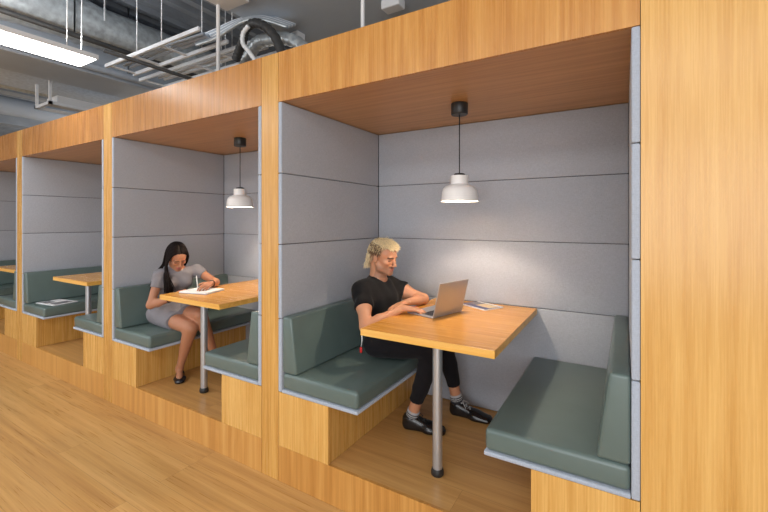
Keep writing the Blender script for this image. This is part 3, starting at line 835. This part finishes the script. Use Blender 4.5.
    for i in range(1500):
        th = r.random() * 6.28; q = math.sqrt(r.random()); x = -0.005 + 0.088 * q * math.cos(th); y = 0.062 * q * math.sin(th)
        zz = 0.036 + 0.083 * math.sqrt(max(0.05, 1 - ((x + .016) / .104) ** 2 - (y / .082) ** 2))
        if zz < 0.072: continue
        root = P(x, y, zz); nrm = R @ np.array([1.0, y / .06 * 0.9, 0.30 + 0.25 * r.random()])
        b = 0.85 + 0.3 * r.random(); curl(root, nrm + r.normal(size=3) * 0.28, 0.024 + 0.020 * r.random(), 0.006, 4.5, tuple(min(1, c_ * b) for c_ in blond))
    for i in range(1000):
        y = (r.random() - .5) * 0.14; z = 0.105 - 0.170 * r.random(); x = -0.016 - 0.094 * math.sqrt(max(0.02, 1 - ((z - .036) / .095) ** 2 - (y / .085) ** 2))
        if z < 0.0: x = -0.082 - 0.012 * r.random()
        root = P(x, y, z); nrm = R @ np.array([-0.12, y / .06 * 0.25, -1.0])
        b = 0.80 + 0.3 * r.random(); curl(root, nrm + r.normal(size=3) * 0.25, 0.020 + 0.020 * r.random(), 0.005, 4.5, tuple(min(1, c_ * b) for c_ in blond))
    for i in range(900):      # short faded sides
        sg = 1 if r.random() < .5 else -1; x = -0.085 + 0.105 * r.random(); z = 0.028 + 0.062 * r.random()
        rem = 1 - ((x + .020) / .104) ** 2 - ((z - .042) / .086) ** 2
        if rem < 0.05: continue
        b = r.random(); cc = (0.16, 0.10, 0.065) if b < 0.5 else (0.62, 0.48, 0.28)
        if z < 0.05 and b >= 0.5: continue
        curl(P(x, sg * 0.0805 * math.sqrt(rem), z), R @ np.array([0.25, sg * 0.45, 0.5 if z > .06 else -0.5]) + r.normal(size=3) * 0.2, 0.010 + 0.010 * r.random(), 0.002, 3, cc)
    V, F = tubes_data(paths, rads, 5); V = [tuple(np.array(v) - O) for v in V]
    me = bpy.data.meshes.new('curls'); me.from_pydata(V, [], F); ca = me.color_attributes.new('Col', 'FLOAT_COLOR', 'POINT')
    buf = []
    for p, c in zip(paths, cols):
        for i in range(len(p)): buf += [*c[i], 1.0] * 5
    ca.data.foreach_set('color', buf); finish('curls', me, M['hair'], hair, smooth=True)
    # cord with red tag at the hip pocket
    k = tubes('key_cord', [[(-1.455 - O[0], 0.392 - O[1], 0.84 - O[2]), (-1.450 - O[0], 0.385 - O[1], 0.80 - O[2]), (-1.458 - O[0], 0.388 - O[1], 0.765 - O[2])]], [0.003], M['white'], body, 6)
    tg = rbox('tag', -1.466 - O[0], -1.450 - O[0], 0.380 - O[1], 0.392 - O[1], 0.725 - O[2], 0.762 - O[2], 0.004, M['red'], k, 2)
build_man()

# ---------------------------------------------------------------- the woman
def build_woman():
    O = (-3.58, 0.33, Z_CUSH)
    hipR, hipL = (-3.52, 0.250, 0.752), (-3.53, 0.420, 0.765)
    knR, knL = (-3.075, 0.262, 0.690), (-3.050, 0.330, 0.790)
    anR, anL = (-3.285, 0.292, 0.305), (-3.020, 0.455, 0.400)
    pel = (-3.545, 0.34, 0.765); waist = (-3.53, 0.345, 0.90); chest = (-3.46, 0.355, 1.04); nb = (-3.425, 0.36, 1.150)
    shR, shL = (-3.445, 0.215, 1.112), (-3.365, 0.505, 1.125)
    elR, elL = (-3.435, 0.130, 0.865), (-3.165, 0.560, 1.022)
    wrR, wrL = (-3.262, 0.218, 0.925), (-3.020, 0.405, 1.040)
    hc = np.array((-3.378, 0.326, 1.262)); R = head_frame(math.radians(-11), math.radians(34), math.radians(4)); hs = 0.92
    W = unit(np.array(shL) - np.array(shR))
    def torso(s, g):
        s.cap(pel, waist, 0.092 + g, 0.068 + g, 0.04, wide=W, ws=1.5)
        s.cap(waist, chest, 0.068 + g, 0.080 + g, 0.05, wide=W, ws=1.48)
        s.cap(chest, (-3.435, 0.357, 1.10), 0.080 + g, 0.058 + g, 0.05, wide=W, ws=1.7)
        s.cap(shR, shL, 0.038 + g, 0.038 + g, 0.05)
        for q in (-1, 1): s.ell(np.array(chest) + W * 0.062 * q + np.array((0.062, -0.012, -0.012)), (0.046 + g, 0.048 + g, 0.048 + g), None, 0.035)
        s.cap((-3.43, 0.30, 1.128), nb, 0.024 + g, 0.036 + g, 0.03); s.cap((-3.41, 0.42, 1.130), nb, 0.024 + g, 0.036 + g, 0.03)
    s = SDF((-3.70, 0.04, 0.20), (-2.78, 0.66, 1.42), 0.004)
    torso(s, -0.004)
    for sh, el, wr in ((shR, elR, wrR), (shL, elL, wrL)):
        e, w_ = np.array(el), np.array(wr)
        s.cap(sh, el, 0.040, 0.032, 0.03); s.cap(el, e * .65 + w_ * .35, 0.032, 0.033, 0.02); s.cap(e * .65 + w_ * .35, wr, 0.032, 0.021, 0.02)
    s.cap(nb, hc + R @ np.array((-0.028, 0, -0.055)), 0.046, 0.045, 0.03)
    s.cap(np.array(nb) + (0.01, 0, 0), hc + R @ np.array((0.0, 0, -0.070)), 0.036, 0.036, 0.02)
    add_leg(s, hipR, knR, anR, (0.080, 0.054, 0.049, 0.029), 0.002); add_leg(s, hipL, knL, anL, (0.080, 0.054, 0.049, 0.029), 0.002)
    s.cap(anR, (-3.235, 0.262, 0.253), 0.026, 0.022, 0.02); s.cap((-3.235, 0.262, 0.251), (-3.19, 0.235, 0.233), 0.022, 0.012, 0.02, wide=(-0.55, 0.83, 0), ws=1.5)
    s.cap(anL, (-2.965, 0.475, 0.330), 0.027, 0.026, 0.02); s.cap((-2.965, 0.475, 0.330), (-2.90, 0.48, 0.285), 0.026, 0.017, 0.02)
    s.cap(anR, (-3.315, 0.315, 0.250), 0.026, 0.020, 0.02)
    add_head(s, hc, R, hs, False)
    # right hand steadies the pad's left edge, left hand holds the pen
    add_hand(s, wrR, (0.52, 0.38, 0.62), (-0.55, -0.1, 0.75), (0.1, 1, 0.2), 0.5, 0.88)
    tips, th = add_hand(s, wrL, (0.42, -0.80, -0.05), (0.45, 0.25, 0.85), (-1, -0.4, 0), 0.5, 0.88, curls=[0.52, 0.60, 0.85, 0.95], tcurl=0.15)
    skin = (0.45, 0.205, 0.115)
    body = sdf_obj('person', s, M['skin'], lambda vs: head_colors(vs, skin, hc, R, hs, False), O)
    tag(body, 'woman with long dark hair in a grey dress, writing with crossed legs', 'person')
    # dress
    s = SDF((-3.72, 0.06, 0.655), (-3.08, 0.66, 1.22), 0.0045)
    torso(s, 0.007)
    for sh, el, f in ((shR, elR, 0.44), (shL, elL, 0.40)):
        a, b = np.array(sh), np.array(el); e = a + (b - a) * (f + .12); s.cap(a, e, 0.050, 0.047, 0.03)
    for hip, kn, f in ((hipR, knR, 0.62), (hipL, knL, 0.60)):
        a, b = np.array(hip), np.array(kn); e = a + (b - a) * f; s.cap(a, e, 0.092, 0.082, 0.05)
    s.cap(np.array(hipR) + (0.10, 0.03, 0.02), np.array(hipL) + (0.12, -0.03, 0.01), 0.070, 0.070, 0.06)
    s.wrinkle(0.0030, 55, 12)
    p = np.array((-3.255, 0.30, 0.74)); n = unit((1.0, -0.22, -0.10))
    sl = s._sl((-3.35, 0.0, 0.60), (-3.05, 0.7, 0.90)); X, Y, Z = s._grid(sl)
    d = (X - p[0]) * n[0] + (Y - p[1]) * n[1] + (Z - p[2]) * n[2]; s.D[sl] = np.maximum(s.D[sl], d)
    for sh, el, f in ((shR, elR, 0.44), (shL, elL, 0.40)):
        a, b = np.array(sh), np.array(el); p = a + (b - a) * f; nn = unit(b - a)
        sl = s._sl(p - 0.12, p + 0.12); X, Y, Z = s._grid(sl)
        d = (X - p[0]) * nn[0] + (Y - p[1]) * nn[1] + (Z - p[2]) * nn[2]
        q = [X - p[0] - d * nn[0], Y - p[1] - d * nn[1], Z - p[2] - d * nn[2]]
        rad = np.sqrt(q[0] ** 2 + q[1] ** 2 + q[2] ** 2) - 0.062
        s.D[sl] = np.maximum(s.D[sl], np.minimum(d, -rad))
    s.ell(np.array(nb) + (0.014, 0, 0.030), (0.058, 0.060, 0.028), head_frame(0, 0.5), 0.004, 'sub')
    sdf_obj('dress', s, M['cloth'], (0.24, 0.23, 0.25), O, body, relax=4)
    shoe('shoe', (-3.352, 0.342, Z_STEP + .001), (-3.158, 0.212, Z_STEP + .001), (0, 0, 1), M['shoe'], (0.015, 0.015, 0.02), O, body, low=True)
    shoe('shoe', (-3.010, 0.460, 0.312), (-2.835, 0.480, 0.215), (0.5, 0.05, 0.86), M['shoe'], (0.015, 0.015, 0.02), O, body, low=True)
    # bracelets
    for wr, el, nm in ((wrR, elR, 'bracelet'), (wrL, elL, 'bracelet')):
        w_, e = np.array(wr), np.array(el); c = w_ * .82 + e * .18; d = unit(e - w_); u = unit(np.cross(d, (0, 0, 1))); v = np.cross(d, u)
        pts = [tuple(c + (u * math.cos(a) + v * math.sin(a)) * 0.0275 - O) for a in np.linspace(0, 2 * math.pi, 25)]
        tubes(nm, [pts], [0.0038], M['black'], body, 6)
    # hair
    P = lambda x, y, z: hc + hs * (R @ np.array([x, y, z]))
    s = SDF(hc - 0.19, hc + 0.19, 0.0035)
    s.ell(P(-0.022, 0, 0.044), (0.108 * hs, 0.085 * hs, 0.090 * hs), R, 0)
    s.ell(P(-0.045, 0, -0.02), (0.075 * hs, 0.082 * hs, 0.085 * hs), R, 0.03)
    s.ell(P(0.098, 0, -0.022), (0.082, 0.066, 0.098), R, 0.006, 'sub')
    s.wrinkle(0.0012, 240, 4)
    hb = (0.009, 0.006, 0.0055)
    hair = sdf_obj('hair', s, M['hair'], hb, O, body, relax=1)
    r = np.random.default_rng(11); paths = []; rads = []; cols = []
    down = np.array((0, 0, -1.0))
    def bez(P0, P1, P2, P3, n=14):
        return [tuple((1 - t) ** 3 * P0 + 3 * (1 - t) ** 2 * t * P1 + 3 * (1 - t) * t * t * P2 + t ** 3 * P3) for t in np.linspace(0, 1, n)]
    for i in range(560):
        side = -1 if i % 10 < 7 else 1
        a = r.random(); x0 = 0.070 - 0.150 * a; zz = 0.044 + 0.090 * math.sqrt(max(0, 1 - ((x0 + .022) / .112) ** 2))
        P0 = P(x0, side * 0.004 * r.random(), zz - 0.002)
        P1 = P(x0 - 0.002 + .012 * r.random(), side * (0.082 + 0.012 * r.random()), zz - 0.004)
        P2 = P(x0 * 0.75 - 0.035, side * (0.098 + 0.010 * r.random()), -0.060) if side > 0 else P(-0.045 - 0.02 * r.random(), -0.078 - 0.012 * r.random(), -0.085) if a >= 0.74 else P(0.050 - 0.055 * a, -0.088 - 0.012 * r.random(), -0.050)
        if side < 0:   # near side: hangs free in front of the shoulder and chest
            j = r.random()
            if a < 0.74:
                tgt = np.array((-3.300 - 0.035 * a + 0.010 * r.normal(), 0.228 + 0.016 * r.normal() - 0.03 * a, 0.925 + 0.05 * j + 0.04 * r.random()))
                mid = np.array((-3.318, 0.212, 1.11)) + r.normal(size=3) * 0.008 - np.array((0.02 * a, 0.03 * a, 0))
            else:
                tgt = np.array((-3.545 - 0.012 * r.random(), 0.185 + 0.05 * r.random(), 0.96 + 0.06 * r.random()))
                mid = np.array((-3.525, 0.215, 1.16)) + r.normal(size=3) * 0.006
        else:
            tgt = np.array((-3.535 + 0.02 * r.normal(), 0.34 + 0.05 * r.normal(), 0.93 + 0.08 * r.random())); mid = P2 * 0.4 + tgt * 0.6 + np.array((-0.03, 0, 0.02))
        path = bez(P0, P1, P1 * 0.45 + P2 * 0.55, P2, 8)[:-1] + bez(P2, P2 + (P2 - P1) * 0.30 + down * 0.02, mid, tgt, 12)
        paths.append(path); n = len(path); rads.append([0.0036 * (1.0 if k_ < n - 5 else (n - k_) / 6 + 0.12) for k_ in range(n)])
        c = np.array(hb) * (0.7 + 1.1 * r.random()); cols.append(tuple(c))
    V, F = tubes_data(paths, rads, 5); V = [tuple(np.array(v) - O) for v in V]
    me = bpy.data.meshes.new('long_strands'); me.from_pydata(V, [], F); ca = me.color_attributes.new('Col', 'FLOAT_COLOR', 'POINT')
    buf = []
    for p, c in zip(paths, cols): buf += [*c, 1.0] * (5 * len(p))
    ca.data.foreach_set('color', buf); finish('long_strands', me, M['hair'], hair, smooth=True)
    # pen between thumb and index finger
    g = (np.array(tips[0]) + np.array(th[2])) / 2; nib = np.array((g[0] + 0.012, g[1] - 0.008, Z_T + 0.0155)); d = unit(g - nib + np.array((-0.01, 0.0, 0.03)))
    t = thing('pen', 'white pen held in the writing woman\'s hand over her notebook', 'pen', tuple(nib))
    tubes('barrel', [[tuple(d * 0.014), tuple(d * 0.13)]], [0.0042], M['white'], t, 10)
    tubes('tip', [[(0, 0, 0), tuple(d * 0.014)]], [[0.0008, 0.0038]], M['black'], t, 10)
build_woman()


# ------------------------------------------------------------------ overhead services
def ledpanel(x0, x1, y0, y1, z, label, cables):
    t = thing('ceiling_light', label, 'light', ((x0 + x1) / 2, (y0 + y1) / 2, z), 0)
    hx, hy = (x1 - x0) / 2, (y1 - y0) / 2
    MB().box(-hx, hx, -hy, hy, 0.002, 0.045).build('housing', M['white'], t, bevel=0.004)
    MB().box(-hx + 0.018, hx - 0.018, -hy + 0.018, hy - 0.018, -0.002, 0.002).build('diffuser', M['led'], t)
    for cx, cy in cables:
        tubes('suspension_cable', [[(cx, cy, 0.045), (cx + 0.012, cy, 0.5), (cx, cy, 4.55 - z - 0.1)]], [0.0045], M['white'], t, 6)
ledpanel(-4.62, -4.26, -3.3, 0.10, 3.10, 'bright long rectangular light panel hung under the open ceiling', ((0.17, 1.45), (0.02, 1.62)))

def dct(name, label, cat, paths, r, mat, parts=None, seg=20):
    V, F = tubes_data(paths, r, seg)
    o = paths[0][0]; me = bpy.data.meshes.new(name); me.from_pydata([(a - o[0], b - o[1], c - o[2]) for a, b, c in V], [], F)
    ob = finish(name, me, M[mat], None, o, smooth=True); ob.location = o; return tag(ob, label, cat)
def hangers(o, pts, ztop=4.46):
    L = Vector(o.location)
    for (x, y, z, w) in pts:
        for sx in (-w, w):
            c = MB().box(x + sx - .005 - L.x, x + sx + .005 - L.x, y - .006 - L.y, y + .006 - L.y, z - L.z, ztop - L.z).build('hanger_strap', M['galv'], o)
def lumpy(x, z, r, y0, y1, n=90, amp=0.16):
    pts = []; rad = []
    for i in range(n):
        pts.append((x, y0 + (y1 - y0) * i / (n - 1), z)); rad.append(r * (1 + amp * (random.random() - .5)))
    return pts, rad
p_, r_ = lumpy(-5.55, 3.95, 0.26, -6.5, 9.0)
o = dct('insulated_duct', 'foil wrapped lumpy round duct running above the light panel', 'duct', [p_], [r_], 'foil'); o.location = p_[0]; hangers(o, [(-5.55, y, 3.95, .27) for y in (-1, .6, 2.2)])
o = dct('pipe', 'dark pipe running along the underside of the foil wrapped duct', 'pipe', [[(-5.28, -6.5, 3.66), (-5.28, 9, 3.66)]], [0.03], 'darkpipe', seg=12); o.location = (-5.28, -6.5, 3.66); hangers(o, [(-5.28, 0.3, 3.66, .0)])
o = dct('pipe', 'grey pipe beside the smooth rectangular duct', 'pipe', [[(-5.75, -6.5, 3.52), (-5.75, 9, 3.52)]], [0.045], 'duct', seg=12); o.location = (-5.75, -6.5, 3.52); hangers(o, [(-5.75, 1.1, 3.52, .0)])
o = MB().box(-6.62, -5.85, -6.5, 15.5, 3.46, 4.0, 0.5).build('rectangular_duct', M['duct'], loc=(-6.2, 0, 3.5), bevel=0.02); hangers(o, [(-6.235, y, 3.9, .37) for y in (0.5, 3)])
tag(o, 'smooth grey rectangular duct just beyond the light panel', 'duct')
p_, r_ = lumpy(-8.9, 4.02, 0.22, -2, 14, amp=0.08)
o = dct('round_duct', 'pale round duct far back near the left picture edge', 'duct', [p_], [r_], 'foil'); o.location = p_[0]; hangers(o, [(-8.9, 1.6, 4.0, .22)])
p_, r_ = lumpy(-11.6, 4.1, 0.2, -2, 14, amp=0.05)
o = dct('round_duct', 'farthest round duct low over the booth roofs', 'duct', [p_], [r_], 'duct'); o.location = p_[0]; hangers(o, [(-11.6, 3.6, 4.1, .2)])
o_ = dct('pipe', 'black pipe crossing diagonally under the cable tray', 'pipe', [[(-4.30, 0.16, 3.22), (-4.30, 4.0, 3.22)]], [0.020], 'darkpipe', seg=12); hangers(bpy.data.objects[o_.name], [(-4.30, 2.4, 3.22, 0.0)])
o = tag(MB().box(-7.25, -6.90, 0.72, 1.6, 3.26, 3.36, 0.5).build('ceiling_light', M['white'], loc=(-7.0, 1.3, 3.3)), 'small pale light fitting slung under the sprayed beam', 'light')
mb = MB()
for yy in (0.62, 1.98):
    for xx in (-7.30, -6.85): mb.box(xx - .015, xx + .015, yy - .015, yy + .015, 3.22, 3.55)
mb.box(-7.33, -6.82, 0.60, 0.64, 3.20, 3.24); mb.box(-7.33, -6.82, 1.96, 2.0, 3.20, 3.24)
mb.box(-7.33, -7.29, 0.6, 2.0, 3.20, 3.24); mb.box(-6.86, -6.82, 0.6, 2.0, 3.20, 3.24)
tag(mb.build('support_frame', M['galv'], loc=(-7.07, 1.3, 3.2)), 'grey hanging frame around the small light fitting', 'frame')
# cable trays (ladder racks) above the second booth
def tray(x0, x1, ya, yb, z, label, rods):
    t = thing('cable_tray', label, 'cable tray', ((x0 + x1) / 2, (ya + yb) / 2, z))
    hx = (x1 - x0) / 2; hy = (yb - ya) / 2
    for s in (-1, 1): MB().box(-hx, hx, s * hy - 0.012, s * hy + 0.012, 0, 0.036).build('side_rail', M['galv'], t)
    n = int((x1 - x0) / 0.5)
    for i in range(n): xx = -hx + 0.05 + i * 0.5; MB().box(xx, xx + 0.03, -hy + .0145, hy - .0145, 0.005, 0.02).build('rung', M['galv'], t)
    for xr_, yr_ in rods: tubes('hanger_rod', [[(xr_, yr_, 0.0), (xr_, yr_, 4.5 - z)]], [0.0045], M['galv'], t, 6)
tray(-5.0, -3.30, 0.49, 0.79, 3.30, 'galvanised cable tray nearest the corridor, over the second booth', ((-0.2, -0.15), (0.45, 0.15), (0.25, -0.15)))
tray(-5.2, -3.10, 0.96, 1.26, 3.32, 'galvanised cable tray behind the nearer one, over second booth', ((0.2, 0.15), (0.7, -0.15)))
# cables sagging on and off the trays
def cable(pts, r, label, mat='duct'):
    q = []
    P_ = [Vector(p) for p in pts]
    for i in range(len(P_) - 1):
        a, b, c_, d = P_[max(i - 1, 0)], P_[i], P_[i + 1], P_[min(i + 2, len(P_) - 1)]
        for j in range(10):
            t = j / 10
            q.append(tuple(0.5 * ((2 * b) + (c_ - a) * t + (2 * a - 5 * b + 4 * c_ - d) * t * t + (3 * b - a - 3 * c_ + d) * t ** 3)))
    q.append(tuple(P_[-1]))
    return dct('cable', label, 'cable', [q], [r], mat, seg=10)
for i in range(3):
    o = cable([(-4.9, 0.56 + .07 * i, 3.352), (-4.3, 0.57 + .06 * i, 3.353), (-3.8, 0.60 + .05 * i, 3.352), (-3.42, 0.62 + .05 * i, 3.352)], 0.016,
          'grey cable lying in the nearer cable tray', 'duct'); o['group'] = 'cables in the nearer tray'
for i in range(3):
    o = cable([(-5.0, 1.02 + .07 * i, 3.372), (-4.2, 1.03 + .07 * i, 3.372), (-3.7, 1.03 + .07 * i, 3.375), (-3.16, 1.03 + .07 * i, 3.373)], 0.018,
          'pale cable lying along the rear cable tray', 'galv'); o['group'] = 'cables on the rear tray'
def flex(pts, r, label, mat, n=24):
    q = []; P_ = [Vector(p) for p in pts]
    for i in range(len(P_) - 1):
        a, b, c_, d = P_[max(i - 1, 0)], P_[i], P_[i + 1], P_[min(i + 2, len(P_) - 1)]
        for j in range(n):
            t = j / n
            q.append(tuple(0.5 * ((2 * b) + (c_ - a) * t + (2 * a - 5 * b + 4 * c_ - d) * t * t + (3 * b - a - 3 * c_ + d) * t ** 3)))
    return dct('flexible_duct', label, 'duct', [q], [[r * (1.0 if (i // 2) % 2 else 0.90) for i in range(len(q))]], mat, seg=16)
flex([(-3.19, 0.80, 3.12), (-3.12, 0.78, 3.18), (-3.03, 0.75, 3.25), (-2.985, 0.74, 3.33), (-2.88, 0.74, 3.365), (-2.73, 0.74, 3.30), (-2.60, 0.76, 3.15), (-2.53, 0.78, 2.9), (-2.52, 0.78, 2.645)], 0.042, 'black ribbed flexible hose curling beside the cable trays', 'darkpipe', 12)
flex([(-2.80, 0.62, 3.27), (-2.87, 0.62, 3.22), (-2.87, 0.62, 3.13), (-2.78, 0.62, 3.03), (-2.68, 0.62, 2.88), (-2.64, 0.62, 2.622)], 0.020, 'thin pale ribbed hose looping in front of the black hose', 'galv', 12)
flex([(-3.32, 0.98, 3.20), (-3.20, 0.96, 3.22), (-3.06, 0.95, 3.31), (-2.88, 0.95, 3.30), (-2.70, 0.99, 3.28), (-2.52, 1.03, 3.15), (-2.45, 1.05, 2.9), (-2.44, 1.05, 2.665)], 0.062, 'grey ribbed flexible duct low beside the booth roof', 'foil', 12)
for i in range(9):
    t = i / 8
    o = cable([(-3.60 - .30 * t, 0.66 + .02 * i, 3.30 + .20 * t), (-3.35 - .25 * t, 0.68 + .02 * i, 3.31 + .20 * t), (-3.15 - .18 * t, 0.70 + .02 * i, 3.36 + .18 * t), (-2.98 - .12 * t, 0.72 + .02 * i, 3.40 + .14 * t), (-2.80 - .10 * t, 0.76 + .02 * i, 3.385 + .13 * t), (-2.62 - .05 * t, 0.9 + .02 * i, 3.33 + .10 * t)], 0.0145,
              'grey cable in the bundle fanning up from the trays', ('foil', 'duct', 'galv')[i % 3]); o['group'] = 'cables fanning up from the tray'
jx = random.Random(3)
for i in range(6):
    x0 = -4.05 + i * 0.16; yy = 1.38 + 0.03 * i
    o = cable([(x0, yy, 3.30 + jx.random() * .08), (x0 + .12, yy + .03, 3.24 + jx.random() * .1), (x0 + .26, yy, 3.34 + jx.random() * .05), (x0 + .40, yy - .02, 3.15), (x0 + .42, yy, 3.31)], 0.013,
              'short tangled cable hanging behind the rear cable tray', ('galv', 'darkpipe')[i % 2]); o['group'] = 'tangled cables behind the trays'
# rods from the deck down to the booth roof
for (x, y, r, zt, lab) in ((-2.98, 0.45, 0.016, 4.45, 'white vertical pole standing on the roof of the second booth'), (-1.42, 0.35, 0.013, 3.5, 'white vertical pole standing on the roof of the nearest booth')):
    o = tubes('pole', [[(0, 0, 0), (0, 0, zt - Z_TOP)]], [r], M['white'], None, 10, loc=(x, y, Z_TOP)); tag(o, lab, 'pole')
for (x, y, lab) in ((-2.909, 1.306, 'small white box fitting under the soffit, left one'), (-1.731, 1.280, 'small white box fitting under the soffit, right one')):
    o = MB().box(x - .09, x + .09, y - .06, y + .06, 3.42, 3.4999).build('sensor_box', M['white'], loc=(x, y, 3.46), bevel=0.012); tag(o, lab, 'ceiling fitting')
o = MB().box(-3.002, -2.712, 0.207, 0.557, 3.42, 3.4999).build('ceiling_light', M['white'], loc=(-2.912, 0.507, 3.45), bevel=0.01)
tag(o, 'white light fitting at the near edge of the plaster soffit', 'light')

# ------------------------------------------------------------------ light
def area(name, loc, rot, sx, sy, e, c=(1, 1, 1)):
    l = bpy.data.lights.new(name, 'AREA'); l.shape = 'RECTANGLE'; l.size = sx; l.size_y = sy; l.energy = e; l.color = c
    o = bpy.data.objects.new(name, l); col.objects.link(o); o.location = loc; o.rotation_euler = rot; return o
area('corridor_light', (-1.0, -3.8, 3.3), (math.radians(20), 0, 0), 5.0, 0.6, 70, (1.0, 0.98, 0.95))
area('corridor_light', (-8.5, -3.8, 3.3), (math.radians(20), 0, 0), 5.0, 0.6, 45, (1.0, 0.98, 0.95))
area('added_ceiling_fill', (-4.44, -1.6, 3.17), (math.radians(180), 0, 0), 0.3, 3.2, 60, (1, 1, 1))  # added upward fill above the light panel, brightens the ceiling
area('added_ceiling_fill', (-1.0, -3.8, 2.9), (math.radians(195), 0, 0), 5.0, 0.5, 190, (1, 1, 1))  # unseen fill added on the camera side to lift the grey ceiling
area('added_ceiling_fill', (-9.5, -3.6, 2.9), (math.radians(195), 0, 0), 6.0, 0.5, 170, (1, 1, 1))  # second unseen ceiling fill, added further left along the corridor
area('added_far_ceiling_fill', (-10, 7, 2.4), (math.radians(180), 0, 0), 8.0, 6.0, 560, (1, 1, 1))  # hidden fill added behind the booths to brighten the far ceiling
area('window_light', (1.5, -6.0, 1.75), (math.radians(86), 0, math.radians(12)), 6.0, 2.2, 200, (0.95, 0.97, 1.0))
area('window_light', (-9.0, -6.0, 1.6), (math.radians(86), 0, math.radians(-10)), 7.0, 2.2, 70, (0.95, 0.97, 1.0))
for (x, y) in PEND:
    l = bpy.data.lights.new('lamp_light', 'POINT'); l.energy = 22; l.color = (1.0, 0.82, 0.64); l.shadow_soft_size = 0.016
    o = bpy.data.objects.new('lamp_light', l); col.objects.link(o); o.location = (x, y, Z_OPEN - 0.508)
w = bpy.data.worlds.new('World'); scene.world = w; w.use_nodes = True
bg = w.node_tree.nodes['Background']; bg.inputs[0].default_value = (0.92, 0.95, 1.0, 1); bg.inputs[1].default_value = 0.55

# ------------------------------------------------------------------ camera
cam = bpy.data.cameras.new('camera'); cam.sensor_width = 36; cam.lens = 36 * 399.56 / 768
cam.shift_y = -(256 - 220.7) / 768; cam.clip_start = 0.05
co = bpy.data.objects.new('camera', cam); col.objects.link(co)
co.location = (0, -1.7474, 1.578); co.rotation_euler = (math.radians(90), 0, 0.542)
scene.camera = co
scene.view_settings.view_transform = 'Standard'
scene.view_settings.look = 'None'
scene.view_settings.exposure = 0.0
